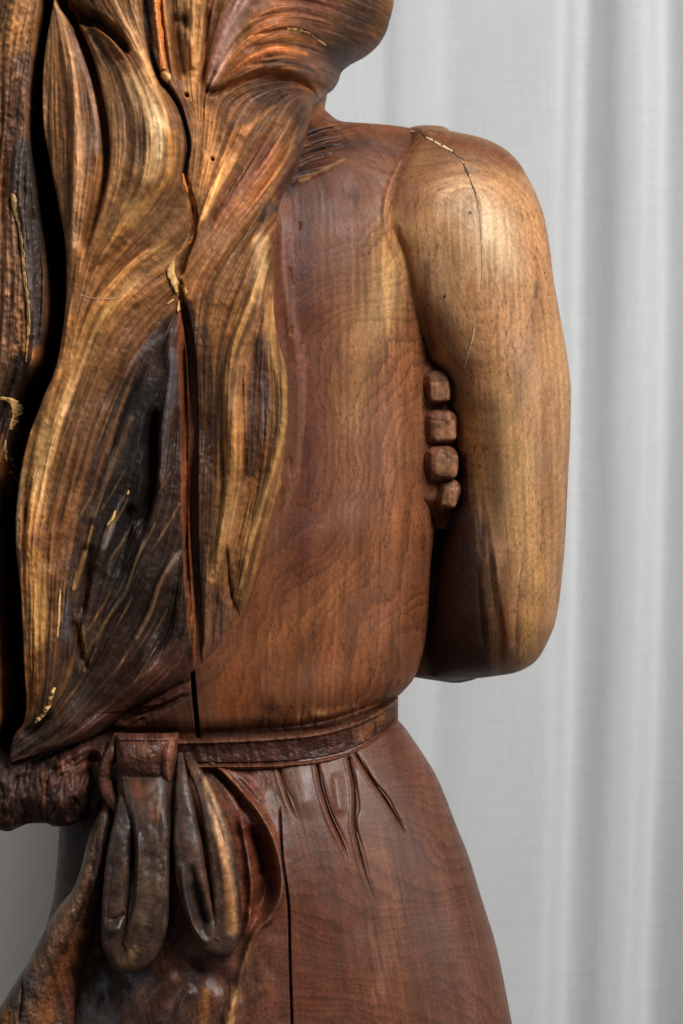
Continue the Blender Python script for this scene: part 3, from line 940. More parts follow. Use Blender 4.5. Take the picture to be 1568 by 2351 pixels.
hv = np.concatenate([rows(-420, -76, 6, [(-421, -380, 2)]), rows(-70, 1771, 1.9)])
hair_xl = curve1([(-420, 520), (-416, 430), (-400, 330), (-340, 160), (-250, 20), (-150, -70), (-70, -84), (1771, -84)])
hR = hair_xr(hv)
s0 = np.linspace(0, 1, 520)
s1 = 1 - (1 - s0) ** 1.35          # a little finer near the right edge
hL = hair_xl(hv)
HU = hL[:, None] + (hR - hL)[:, None] * s1[None]
HV = np.repeat(hv[:, None], len(s1), 1)

ctrl = np.array([
    (-90, -70, 320), (60, -70, 345), (170, -70, 350), (300, -70, 380), (400, -70, 372), (520, -70, 372), (640, -70, 352), (760, -70, 300), (900, -70, 200),
    (-90, 130, 315), (50, 130, 340), (150, 130, 352), (300, 150, 388), (420, 140, 366), (520, 120, 365), (620, 110, 338), (720, 110, 285), (790, 80, 240),
    (-90, 320, 315), (40, 320, 338), (160, 320, 376), (340, 310, 424), (430, 300, 372), (520, 280, 335), (610, 260, 290), (690, 260, 240),
    (-90, 520, 315), (50, 520, 340), (180, 520, 386), (330, 470, 408), (450, 500, 358), (560, 480, 320), (640, 480, 290),
    (-90, 720, 320), (60, 720, 342), (200, 720, 396), (340, 700, 366), (430, 720, 340), (540, 700, 358), (620, 700, 338),
    (-90, 960, 300), (20, 960, 320), (130, 980, 396), (250, 980, 372), (370, 980, 350), (440, 980, 322), (560, 960, 366), (650, 960, 328),
    (-90, 1250, 300), (70, 1250, 392), (200, 1250, 352), (330, 1250, 345), (430, 1250, 330), (520, 1250, 350), (600, 1250, 318),
    (-90, 1500, 300), (80, 1500, 382), (200, 1500, 340), (330, 1480, 325), (440, 1480, 312), (530, 1450, 302),
    (-90, 1680, 290), (40, 1680, 318), (150, 1680, 322), (260, 1650, 300), (-90, 1780, 270), (40, 1780, 290)], float)


def tps(c, U, V):
    n = len(c)
    P = c[:, :2] / 400.0
    d = np.sqrt(((P[:, None] - P[None]) ** 2).sum(-1))
    K = np.where(d > 0, d ** 2 * np.log(d + 1e-12), 0) + np.eye(n) * 2e-3
    A = np.zeros((n + 3, n + 3)); A[:n, :n] = K; A[:n, n] = 1; A[:n, n + 1:] = P; A[n, :n] = 1; A[n + 1:, :n] = P.T
    w = np.linalg.solve(A, np.concatenate([c[:, 2], np.zeros(3)]))
    out = np.full(U.shape, w[n]) + w[n + 1] * U / 400 + w[n + 2] * V / 400
    for i in range(n):
        r2 = (U / 400 - P[i, 0]) ** 2 + (V / 400 - P[i, 1]) ** 2 + 1e-12
        out += w[i] * .5 * r2 * np.log(r2)
    return out


g = Grid(HU, HV, tps(ctrl, HU, np.maximum(HV, -80)), 330, (122, 82, 50))
g.n1, g.n2, g.n3 = HF.sample(h_mid, HU, HV), HF.sample(h_big, HU, HV), HF.sample(h_fine, HU, HV)
g.fig = HF.sample(h_fig, HU, HV); rough = HF.sample(h_rough, HU, HV)

# --- bulges
g.ridge([(150, 60, 22, 14), (172, 180, 26, 22), (185, 320, 30, 26), (185, 440, 30, 22), (175, 560, 32, 12)])
g.ridge([(235, 140, 30, 12), (330, 250, 55, 18), (365, 330, 50, 24), (340, 440, 50, 18), (250, 560, 45, 10)])
g.ridge([(300, 0, 40, 20), (320, 80, 34, 18), (350, 150, 22, 10)])
g.ridge([(40, 100, 45, 12), (40, 300, 40, 10), (60, 500, 40, 14), (45, 700, 46, 22), (30, 840, 40, 20)])
g.ridge([(572, 0, 24, 16), (533, 56, 22, 18), (510, 112, 18, 16), (492, 185, 14, 10)])
g.ridge([(590, 570, 34, 12), (580, 650, 30, 12)])
g.ridge([(600, 640, 15, 8), (570, 720, 16, 16), (545, 790, 17, 22), (525, 860, 17, 24), (528, 950, 16, 24), (535, 1050, 15, 24), (528, 1150, 15, 20), (495, 1290, 14, 14), (485, 1350, 12, 8)])
g.ridge([(625, 700, 12, 10), (642, 790, 13, 20), (650, 880, 14, 26), (646, 980, 14, 26), (624, 1080, 13, 24), (596, 1170, 12, 20), (566, 1280, 11, 14), (546, 1380, 10, 8)])
g.ridge([(592, 770, 18, -18), (588, 880, 24, -30), (585, 980, 22, -30), (578, 1080, 20, -24), (556, 1190, 16, -18), (530, 1320, 12, -14)])
g.vee([(556, 860, 6, -10), (560, 960, 6, -16), (562, 1060, 6, -14), (552, 1140, 6, -8)])
g.vee([(520, 1250, 6, -10), (526, 1340, 6, -18), (538, 1405, 5, -14), (545, 1425, 4, -6)])
g.ridge([(400, 710, 12, 10), (392, 790, 14, 22), (394, 850, 15, 26), (384, 930, 14, 24), (372, 1010, 13, 22), (366, 1090, 12, 18), (360, 1150, 10, 10)])
g.ridge([(418, 1262, 12, 18), (388, 1305, 12, 24), (366, 1350, 12, 24), (348, 1405, 12, 22), (318, 1460, 12, 18), (270, 1530, 12, 14), (228, 1582, 12, 10), (180, 1640, 12, 8)])
g.ridge([(275, 1170, 20, 14), (246, 1232, 22, 24), (226, 1290, 18, 14)])
g.ridge([(335, 1220, 9, 10), (310, 1300, 9, 14), (288, 1362, 9, 12), (240, 1432, 9, 10), (200, 1510, 9, 6)])
g.ridge([(300, 1500, 9, 8), (250, 1560, 9, 10), (180, 1630, 10, 10), (90, 1700, 10, 8), (30, 1742, 8, 6)])
g.ridge([(250, 1640, 8, 8), (170, 1690, 9, 10), (80, 1728, 9, 8)])
# --- hollows and grooves
g.ridge([(108, -70, 11, -380), (107, 0, 11, -400), (92, 100, 10, -400), (82, 200, 12, -400), (84, 300, 14, -400), (95, 375, 16, -420), (112, 475, 19, -420), (128, 590, 20, -420),
         (130, 714, 17, -420), (110, 830, 18, -420), (68, 914, 24, -420), (40, 1014, 17, -420), (16, 1129, 20, -420), (16, 1250, 19, -420), (22, 1400, 24, -420), (26, 1550, 26, -420),
         (26, 1640, 24, -380), (6, 1690, 16, -360), (-20, 1790, 20, -360)], p=4, e0=0, e1=0)
g.ridge([(132, -70, 7, -60), (138, 0, 8, -80), (156, 30, 8, -80), (178, 72, 9, -76), (199, 120, 10, -76), (219, 185, 10, -76), (235, 250, 10, -74), (245, 310, 10, -66), (248, 360, 10, -54), (243, 420, 10, -44),
         (228, 480, 10, -36), (208, 540, 10, -32), (190, 598, 12, -30)], p=3, e0=0, e1=.06)
g.ridge([(140, -10, 16, -60), (168, 22, 18, -80), (196, 42, 15, -84), (230, 55, 12, -84), (260, 79, 11, -84), (286, 108, 10, -70), (304, 138, 8, -46)], p=3, e0=0, e1=.15)
g.step([(205, 62, 34, 26), (240, 82, 34, 28), (270, 110, 30, 24), (296, 140, 24, 12)], 1)
g.ridge([(330, -70, 9, -22), (332, 0, 9, -24), (340, 80, 9, -28), (352, 140, 9, -30), (372, 190, 8, -34), (394, 218, 7, -36), (415, 262, 7, -38), (428, 310, 7, -40), (431, 350, 7, -36),
         (424, 400, 7, -26), (434, 440, 6, -22), (446, 490, 6, -24), (445, 540, 6, -30), (425, 590, 7, -36), (410, 640, 8, -36)], p=2.5, e0=0, e1=.03)
g.step([(394, 218, 40, 16), (415, 262, 40, 22), (428, 310, 40, 26), (431, 350, 40, 26), (424, 400, 36, 18), (440, 470, 30, 8)], 1)
g.ridge([(362, -70, 6, -14), (368, 0, 6, -16), (378, 90, 6, -16), (388, 160, 5, -14), (395, 190, 5, -8)], p=3, e0=0)
g.ridge([(480, 20, 8, -14), (474, 110, 8, -18), (467, 175, 7, -18), (455, 210, 6, -14)])
g.ridge([(404, 30, 10, -14), (408, 110, 10, -20), (420, 190, 9, -18)])
g.ridge([(424, 50, 15, -16), (428, 62, 14, -10)], e0=0, e1=0)
g.ridge([(440, 90, 9, 10), (446, 170, 8, 12)])
# underside of the side of the head
g.step([(468, 214, 30, 8), (490, 212, 40, 20), (515, 204, 50, 24), (550, 188, 60, 28), (590, 170, 70, 36), (640, 165, 70, 44), (690, 170, 60, 44), (735, 182, 50, 36)], -1, edge=5, e0=.05, e1=0)
g.vee([(470, 212, 5, -20), (500, 210, 6, -24), (550, 188, 5, -14), (600, 169, 6, -24), (650, 166, 7, -34), (700, 174, 6, -30), (728, 182, 5, -14)], e0=.03, e1=.05)
g.step([(560, 92, 30, 5), (614, 79, 30, 8), (656, 67, 30, 10), (698, 66, 30, 10), (752, 82, 26, 8)], -1, edge=2.5)
g.vee([(580, 86, 3, -6), (614, 79, 3, -10), (656, 67, 3, -12), (698, 66, 3, -12), (752, 82, 3, -8)])
for pts in ([(560, 120, 4, -7), (620, 104, 4, -8), (690, 98, 4, -8), (760, 100, 4, -5)], [(560, 60, 5, -6), (630, 36, 5, -8), (720, 28, 5, -9), (820, 40, 5, -7)],
            [(600, 140, 4, -8), (660, 128, 4, -9), (730, 132, 4, -7)], [(620, 10, 4, -7), (700, -4, 5, -8), (800, 6, 5, -9), (880, 20, 4, -7)],
            [(560, 160, 4, -7), (610, 148, 4, -9), (680, 145, 4, -9), (745, 154, 4, -6)], [(700, 48, 3, -6), (770, 50, 3, -8), (830, 60, 3, -6)]):
    g.vee(pts)
g.ridge([(660, 200, 36, -16), (680, 240, 30, -14), (690, 300, 24, -8)])
# neck strands
for pts in ([(690, 250, 6, -10), (655, 330, 6, -14), (600, 420, 6, -12), (540, 500, 6, -8)], [(705, 320, 5, -12), (668, 390, 5, -14), (620, 460, 5, -10), (560, 560, 5, -8)],
            [(640, 260, 6, -8), (580, 350, 6, -10), (520, 440, 6, -10), (465, 540, 6, -12)], [(560, 270, 6, -6), (520, 350, 6, -9), (475, 450, 6, -9)],
            [(640, 430, 6, -12), (640, 470, 6, -16), (632, 520, 5, -12), (628, 600, 5, -6)], [(600, 470, 5, -8), (540, 560, 6, -10), (480, 640, 6, -10), (450, 700, 5, -8)]):
    g.vee(pts)
# central split
g.ridge([(412, 640, 6, -40), (424, 720, 7, -84), (437, 800, 8, -100), (442, 900, 8, -104), (444, 1000, 8, -104), (444, 1100, 8, -100), (443, 1200, 8, -96), (448, 1300, 7, -84), (453, 1400, 6, -66),
         (455, 1480, 6, -44), (452, 1540, 5, -30)], p=3, e0=.03, e1=.02)
g.ridge([(415, 715, 6, -22), (420, 800, 6, -30), (424, 900, 6, -32), (427, 1100, 6, -30), (428, 1250, 5, -22), (434, 1400, 4, -12)], p=3)
g.ridge([(358, 930, 12, -34), (350, 1000, 14, -54), (350, 1070, 14, -50), (338, 1150, 14, -38), (310, 1230, 12, -20)])
g.ridge([(300, 1150, 18, -24), (285, 1240, 18, -26), (262, 1330, 14, -14)])
g.ridge([(390, 1370, 24, -16), (375, 1440, 30, -20), (365, 1510, 28, -14)])
g.ridge([(205, 1240, 12, -16), (195, 1330, 14, -22), (185, 1420, 12, -14)])
g.ridge([(170, 1420, 10, -16), (185, 1500, 9, -16), (200, 1545, 7, -8)])
g.step([(148, 1290, 46, 16), (141, 1350, 46, 26), (139, 1450, 46, 30), (131, 1560, 42, 34), (108, 1615, 36, 30), (82, 1660, 30, 26)], 1, edge=4, e0=.1, e1=0)
g.ridge([(70, 1675, 22, -34), (100, 1650, 14, -16)], e0=0)
g.ridge([(95, 920, 12, -10), (62, 1080, 10, -12), (66, 1230, 8, -8)])
g.vee([(64, 1100, 6, -8), (60, 1220, 5, -10), (52, 1300, 5, -4)])
for pts in ([(230, 760, 7, -8), (190, 860, 8, -10), (150, 960, 8, -8)], [(330, 690, 8, -8), (262, 770, 8, -10), (210, 880, 8, -8)], [(360, 560, 8, -8), (280, 620, 9, -12), (210, 700, 9, -8)],
            [(300, 560, 8, -8), (240, 610, 8, -12), (196, 640, 8, -8)], [(360, 740, 7, -8), (290, 830, 7, -10), (235, 950, 7, -10)],
            [(345, 830, 6, -8), (290, 940, 6, -10), (250, 1050, 6, -10)], [(20, 440, 6, -10), (40, 520, 6, -14), (52, 600, 6, -14)], [(80, 480, 6, -10), (90, 560, 6, -12), (98, 660, 6, -10)]):
    g.vee(pts)
g.ridge([(430, 224, 4, -26), (431, 225, 4, -26)], p=3, e0=0, e1=0)
g.ridge([(487.5, 367, 3.6, -24), (488.5, 368, 3.6, -24)], p=3, e0=0, e1=0)
# --- strand relief following the flow
amp = np.ones(HU.shape)
amp *= 1 + .8 * sstep(120, 60, HU) * sstep(300, 500, HV)
smooth_head = sstep(500, 640, HU) * sstep(330, 200, HV)
g.H += amp * (1 - .1 * smooth_head) * ((g.n2 - .5) * 15 + (g.n1 - .5) * 8.5 * (.5 + 1.0 * g.fig) + (g.n3 - .5) * 3.5)
g.H += (g.fig - .5) * 16
left = sstep(100, 60, HU - 20 * np.sin(HV / 130)) * sstep(920, 780, HV)
g.H += left * (rough - .5) * 3.5 + (rough - .5) * 1.5
# --- settle the right-hand edge onto what it lies against
wv_ = curve1([(-70, 330), (0, 310), (60, 250), (110, 180), (170, 110), (230, 60), (330, 44), (450, 34), (700, 28), (1000, 26), (1300, 24), (1400, 30), (1470, 70), (1540, 150), (1600, 170), (1640, 120), (1700, 60), (1772, 40)])(HV)
tr = np.clip((hair_xr(HV) - HU) / wv_, 0, 1)
eh = np.where(HV < 236, 0, 1) * 0.0
edge_h = curve1([(-70, 30), (0, 10), (92, -10), (172, 20), (236, 50), (300, 110)])(HV)
bh = bod_h(np.repeat(hR[:, None], HU.shape[1], 1), HV) - 12
edge_h = np.where(HV < 300, edge_h, np.where(HV < 420, edge_h + (bh - edge_h) * sstep(300, 420, HV), bh))
edge_h = edge_h + 9 * sstep(1400, 1500, HV)
edge_h = np.where(HV > 1640, bh - 3 - 27 * sstep(1640, 1700, HV), edge_h)
g.H = edge_h + (g.H - edge_h) * np.sqrt(np.clip(1 - (1 - tr) ** 2, 0, 1))
tl = np.clip((HU - hair_xl(HV)) / 72, 0, 1); tt_ = np.clip((HV + 422) / 330, 0, 1)
g.H = 40 + (g.H - 40) * np.sqrt(1 - (1 - tl) ** 2) * np.sqrt(1 - (1 - tt_) ** 2)

# --- wood tones, with some sheen and shade painted in
g.C[:] = lin((122, 82, 48))
g.hard = .78
P = g.paint
P([(20, -60, 90), (30, 80, 80), (10, 180, 60)], (140, 100, 62), .9, .9, .6)
P([(60, 150, 50), (40, 280, 80), (50, 380, 70)], (84, 60, 46), .9, 1, .8)
P([(70, 360, 50), (70, 500, 60), (80, 640, 46), (90, 780, 30)], (54, 48, 46), .95, .9, .8)
P([(5, 480, 30), (20, 640, 44), (20, 760, 44), (10, 860, 40)], (136, 98, 72), .9, .9, .8)
P([(50, 840, 40), (30, 900, 40), (10, 1000, 40), (0, 1200, 30)], (44, 32, 26), .95, .8, .5)
P([(4, 1000, 8), (3, 1150, 9), (0, 1300, 9), (4, 1500, 6)], (120, 76, 40), .9, .8, .6)
P([(122, 0, 16), (112, 160, 24), (120, 340, 34), (142, 500, 34), (160, 620, 30)], (106, 74, 42), .9, .9, .9)  # shade beside the deep gap painted onto the lock's left side
P([(128, 0, 12), (160, 110, 16), (178, 220, 18), (190, 330, 22), (190, 440, 22), (178, 560, 20)], (172, 128, 88), .95, .9, .7)
P([(160, 70, 8), (200, 170, 9), (222, 270, 10), (228, 360, 9)], (140, 112, 98), .7, 1, .8)
P([(215, 110, 24), (250, 210, 34), (275, 330, 40), (270, 440, 40), (230, 560, 34)], (140, 100, 62), .9, 1, .8)
P([(300, 190, 26), (345, 260, 44), (368, 330, 46), (350, 410, 40)], (178, 136, 88), .9, 1, .8)
P([(358, 265, 16), (375, 320, 20), (370, 370, 14)], (206, 172, 126), .85, 1, .7)  # highlight on the bulge painted into the colour
P([(338, 300, 7), (335, 345, 9), (325, 390, 7)], (98, 90, 88), .7, 1, .8)
P([(400, 320, 16), (395, 400, 18), (350, 470, 20), (290, 540, 20)], (172, 118, 62), .85, 1, .9)
P([(320, 480, 40), (260, 560, 40)], (132, 96, 56), .7, 1, .9)
P([(205, -60, 30), (205, 10, 34), (225, 40, 18)], (72, 50, 32), .9, 1, .7)
P([(285, -60, 50), (305, 40, 42), (335, 120, 26), (355, 170, 16)], (178, 132, 88), .95, 1, .7)
P([(330, 180, 18), (350, 200, 24)], (176, 132, 84), .7, 1, .7)
for q in (g,):
    P([(335, -60, 10), (340, 60, 11), (354, 145, 10), (376, 195, 9), (398, 222, 8), (418, 265, 8), (430, 315, 8), (432, 352, 7), (424, 400, 6)], (56, 46, 42), .95, .7, .4)
P([(430, -60, 50), (430, 60, 50), (435, 160, 40), (440, 220, 30)], (176, 128, 78), .95, 1, .6)
P([(400, 0, 12), (402, 90, 14), (412, 170, 14), (420, 215, 10)], (112, 64, 34), .9, 1, .9)
P([(440, 120, 9), (440, 180, 9)], (128, 72, 36), .8, 1, .9)
P([(424, 46, 15), (428, 62, 14)], (48, 42, 42), .95, 1, .6)
P([(426, 85, 9), (432, 110, 7)], (92, 80, 74), .7, 1, .6)
P([(600, -60, 40), (545, 40, 34), (512, 120, 26), (490, 195, 18)], (154, 118, 106), .95, 1, .6)  # purple-grey sheen painted as a streak
P([(548, -20, 10), (520, 60, 10), (500, 130, 9)], (122, 82, 70), .8, 1, .8)
P([(490, -40, 14), (480, 60, 9), (474, 140, 7)], (140, 84, 58), .8, 1, .7)
P([(640, 0, 80), (620, 100, 66), (560, 160, 40)], (134, 80, 46), .95, 1, .7)
P([(720, 0, 80), (720, 90, 66), (700, 140, 40)], (96, 60, 44), .95, 1, .8)
P([(840, -20, 90), (790, 60, 60), (760, 130, 40)], (70, 50, 41), .95, 1, .8)
P([(580, 96, 10), (650, 84, 10), (720, 84, 9)], (176, 108, 56), .6, 1, 1)
P([(560, 140, 8), (620, 118, 8), (700, 112, 7)], (172, 104, 56), .6, 1, 1)
P([(610, 148, 14), (670, 142, 16), (725, 150, 12)], (70, 48, 38), .85, 1, .9)  # shade under the side of the head, painted in
P([(520, 200, 6), (560, 186, 6), (600, 174, 6), (660, 173, 4), (715, 182, 3)], (166, 96, 50), .8, 1, .7)
P([(600, 220, 50), (660, 210, 50), (690, 260, 40), (690, 330, 30)], (82, 58, 48), .95, 1, .7)
P([(520, 240, 40), (570, 250, 40)], (112, 76, 52), .8, 1, .9)
P([(470, 270, 40), (470, 350, 44), (455, 440, 26)], (172, 122, 74), .9, 1, .8)
P([(560, 300, 14), (600, 262, 10), (628, 236, 7)], (178, 124, 76), .8, 1, .8)
P([(530, 290, 14), (560, 270, 12)], (84, 62, 54), .7, 1, .9)
P([(610, 330, 40), (560, 410, 40), (500, 500, 40)], (112, 68, 48), .85, 1, .9)
P([(540, 360, 14), (505, 420, 13), (470, 500, 10)], (196, 140, 84), .85, 1, .9)
P([(640, 340, 14), (600, 420, 12), (550, 500, 12)], (150, 96, 58), .7, 1, .9)
P([(680, 350, 22), (650, 420, 22), (640, 470, 18)], (72, 48, 42), .85, 1, .8)
P([(620, 470, 20), (600, 500, 16)], (66, 50, 44), .85, 1, .8)
P([(560, 480, 30), (500, 580, 36), (470, 660, 30)], (124, 80, 48), .8, 1, .9)
P([(602, 550, 22), (600, 620, 24), (585, 690, 20)], (190, 148, 98), .75, 1, 1.0)
P([(540, 590, 22), (500, 680, 24)], (134, 94, 62), .7, 1, .9)
# big left lock
P([(380, 580, 30), (300, 640, 40), (230, 740, 50), (180, 860, 50), (130, 980, 50), (90, 1120, 50), (90, 1300, 46), (95, 1450, 40)], (156, 110, 62), .95, 1, .8)
P([(320, 640, 12), (250, 720, 14), (195, 840, 14), (150, 940, 14), (120, 1060, 18)], (190, 144, 90), .75, 1, 1)
P([(110, 980, 18), (98, 1100, 20), (105, 1190, 18)], (190, 146, 92), .75, 1, .9)
P([(52, 1080, 12), (46, 1180, 12), (48, 1260, 8)], (120, 100, 70), .7, 1, .7)
P([(90, 1240, 24), (110, 1260, 16)], (102, 66, 46), .7, 1, .9)
P([(96, 1320, 16), (102, 1400, 18), (96, 1480, 14)], (188, 140, 78), .8, 1, .9)
P([(75, 1500, 30), (80, 1580, 26), (78, 1650, 14)], (132, 86, 46), .85, 1, .8)
P([(300, 740, 20), (245, 850, 20), (205, 960, 20), (170, 1100, 18)], (118, 78, 48), .7, 1, 1)
# dark heart, with blue-grey sheen painted over it
CKc = curve1([(660, 415), (700, 396), (760, 332), (830, 276), (900, 246), (1000, 216), (1050, 204), (1129, 186), (1250, 158), (1330, 143), (1450, 139), (1560, 131), (1615, 108), (1660, 82), (1680, 30), (1700, -90)])
rg = .6 * g.n1 + .4 * g.n2 - .5
dk = sstep(-.25, .45, (HU - CKc(HV)) / 80 + rg * 2.4) * sstep(0, 1, (curve1([(640, 405), (720, 418), (900, 420), (1250, 424), (1400, 432), (1540, 446), (1790, 440)])(HV) - HU) / 8 + rg) * sstep(670, 730, HV + 20 * rg)
g.paint_mask(dk, (48, 35, 28), .97)
P([(330, 880, 40), (300, 1000, 60), (290, 1130, 80), (280, 1250, 90), (290, 1380, 80)], (26, 21, 18), .9, 1, 1.1)
P([(350, 900, 40), (330, 1060, 50), (310, 1200, 40)], (24, 20, 18), .85, 1, .8)
P([(396, 810, 14), (392, 900, 14), (376, 1010, 13), (368, 1100, 11)], (84, 76, 76), .85, 1, .8)  # bluish sheen painted along the ridge
P([(395, 760, 8), (350, 790, 9), (310, 830, 9)], (86, 82, 80), .6, 1, .9)  # more painted bluish sheen
P([(340, 770, 10), (280, 870, 12), (230, 990, 12), (195, 1110, 10)], (112, 76, 50), .6, 1, 1)
P([(300, 960, 10), (255, 1080, 10), (215, 1180, 10)], (90, 66, 46), .6, 1, 1)
P([(258, 1210, 14), (240, 1245, 16)], (86, 78, 78), .7, 1, .8)  # spot of painted sheen on the raised strand
P([(414, 1268, 8), (386, 1308, 8), (364, 1352, 8), (346, 1406, 8), (316, 1462, 8)], (108, 78, 56), .85, 1, .8)
P([(330, 1240, 6), (308, 1305, 6), (286, 1365, 6), (240, 1432, 6), (205, 1495, 6)], (96, 74, 44), .7, 1, .9)
P([(215, 1210, 5), (190, 1290, 6), (175, 1350, 5)], (120, 92, 50), .7, 1, .9)
P([(190, 1440, 8), (195, 1500, 8), (194, 1540, 5)], (98, 74, 40), .7, 1, .9)
P([(400, 1300, 16), (400, 1380, 18)], (62, 52, 50), .8, 1, .7)
P([(160, 1380, 10), (156, 1460, 12)], (60, 60, 64), .7, 1, .7)
P([(380, 1420, 34), (366, 1500, 34)], (26, 18, 15), .85, 1, .8)  # shade in the hollow painted darker
P([(250, 1580, 50), (160, 1650, 60), (60, 1720, 50)], (58, 44, 36), .85, 1, .8)
P([(420, 1480, 30), (350, 1560, 34), (290, 1610, 24)], (72, 46, 36), .8, 1, .9)
for k in range(26):
    u0, v0 = rng.uniform(180, 420), rng.uniform(1050, 1560)
    P([(u0, v0, 3), (u0 - 22, v0 + 42, 3.5), (u0 - 52, v0 + 90, 2.5)], [(100, 74, 48), (120, 90, 54), (74, 62, 56)][k % 3], .5, 1, .8)
# split: red wall, and the valley's shadow painted dark
P([(414, 690, 12), (420, 800, 13), (424, 950, 14), (428, 1100, 14), (430, 1250, 13), (436, 1400, 10), (446, 1530, 7)], (96, 52, 33), .95, .8, .8)
P([(426, 900, 3), (430, 1050, 4), (432, 1200, 4), (436, 1350, 5), (442, 1470, 6), (446, 1535, 5)], (164, 84, 38), .75, .9, .9)
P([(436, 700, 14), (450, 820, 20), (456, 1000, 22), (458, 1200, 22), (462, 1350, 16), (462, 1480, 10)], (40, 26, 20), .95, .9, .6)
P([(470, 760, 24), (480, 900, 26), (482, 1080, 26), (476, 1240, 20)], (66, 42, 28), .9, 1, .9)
# right lock
P([(600, 640, 13), (570, 720, 14), (545, 790, 15), (526, 860, 15), (530, 950, 15), (536, 1050, 14), (528, 1150, 14), (500, 1270, 14), (488, 1330, 12)], (192, 142, 82), .5, 1, 1.0)
P([(560, 720, 24), (538, 800, 28), (525, 880, 28), (528, 970, 27), (534, 1060, 26), (526, 1160, 24), (500, 1280, 20)], (176, 126, 72), .65, 1, 1.0)
P([(598, 780, 22), (594, 880, 32), (590, 980, 30), (575, 1080, 22)], (72, 50, 37), 1, .9, .8)  # shade in the oval hollow, painted dark
P([(610, 860, 12), (612, 930, 13), (604, 1000, 10)], (104, 84, 78), .75, 1, .8)
P([(572, 900, 8), (576, 1000, 8), (568, 1090, 7)], (58, 40, 28), .8, 1, .8)
P([(630, 700, 10), (644, 790, 11), (652, 880, 12), (648, 980, 12), (626, 1080, 12), (600, 1165, 11), (570, 1270, 9), (552, 1350, 7)], (202, 152, 90), .65, 1, .9)
P([(625, 700, 20), (634, 800, 22), (640, 890, 24), (636, 990, 22), (614, 1090, 20), (586, 1180, 18), (560, 1280, 14)], (176, 128, 74), .5, 1, 1.1)
P([(580, 1120, 12), (550, 1220, 12), (530, 1300, 10)], (150, 104, 60), .7, 1, .9)
P([(500, 1360, 30), (505, 1430, 34), (490, 1490, 24)], (98, 66, 50), .9, 1, .8)
P([(655, 800, 5), (664, 900, 5), (660, 1000, 5), (646, 1100, 5)], (60, 44, 40), .7, .8, .4)
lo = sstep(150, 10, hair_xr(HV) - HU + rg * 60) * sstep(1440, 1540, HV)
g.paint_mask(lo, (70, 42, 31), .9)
# streaks along the strands
st = np.exp((g.n2 - .5) * 1.0 + (g.n1 - .5) * 1.1 * (.5 + g.fig) + (g.n3 - .5) * .7 + (rough - .5) * .5)
g.C *= st[..., None] * np.array([1.04, .97, .93])
g.C *= 1 + np.stack([(g.fig - .5) * .2, (g.fig - .5) * .04, -(g.fig - .5) * .14], -1)
spk = sstep(.8, .98, rough) * .35 * left
g.C *= (1 + spk * 2)[..., None]
HAIR = g

# --- cut the mass into its locks along the carved grooves
G1 = curve1([(-70, 108), (0, 107), (100, 92), (200, 82), (300, 84), (375, 95), (475, 112), (590, 128), (714, 130), (830, 110), (914, 68), (1014, 40), (1129, 16), (1250, 16), (1400, 22), (1640, 26), (1690, 6), (1790, -20)])
G2 = curve1([(-70, 132), (0, 138), (72, 178), (120, 199), (185, 219), (250, 235), (310, 245), (360, 248), (420, 243), (480, 228), (540, 208), (598, 190), (640, 120), (660, 0)])
G3 = curve1([(120, -80), (140, -10), (168, 22), (196, 42), (230, 55), (260, 79), (286, 108), (304, 138), (340, 175), (372, 190)])   # by u
BR = curve1([(-70, 330), (0, 332), (80, 340), (140, 352), (190, 372), (218, 394), (262, 415), (310, 428), (350, 431), (400, 424), (440, 434), (490, 446), (540, 445), (590, 425), (640, 410)])
CK = curve1([(600, 430), (640, 410), (700, 400), (760, 330), (830, 270), (900, 240), (1050, 200), (1200, 165), (1330, 143), (1450, 139), (1560, 131), (1615, 108), (1660, 82), (1680, 30), (1700, -90)])
V5 = curve1([(560, 440), (640, 411), (720, 424), (800, 438), (1000, 446), (1200, 444), (1300, 448), (1400, 453), (1540, 452), (1790, 440)])
HC = curve1([(380, 120), (440, 215), (468, 214), (515, 204), (550, 188), (590, 170), (640, 165), (690, 170), (735, 182), (800, 200), (930, 220)])  # by u
U_, V_ = HU, HV
lab = np.full(U_.shape, 5)                                              # neck strands
lab[(V_ < HC(U_)) & (U_ > BR(V_))] = 6                                  # side of the head
lab[(V_ >= 560) & (U_ > V5(V_))] = 4                                    # right lock
lab[(V_ < 640) & (U_ <= BR(V_))] = 2                                    # middle bulge
lab[(V_ < 190) & (U_ <= BR(V_)) & (V_ < G3(U_)) & (U_ > G2(V_))] = 7    # top strand
lab[(V_ < 640) & (U_ <= G2(V_))] = 1
dg = 545 + (430 - U_) * .40
lab[(V_ >= np.minimum(dg, 640)) & (U_ <= np.where(V_ < 640, BR(V_), CK(V_))) & (lab != 1)] = 3   # big left lock
lab[(V_ >= 640) & (U_ <= CK(V_))] = 3
lab[(V_ >= 640) & (U_ > CK(V_)) & (U_ <= V5(V_))] = 8                   # dark lock
lab[U_ <= G1(V_)] = 0

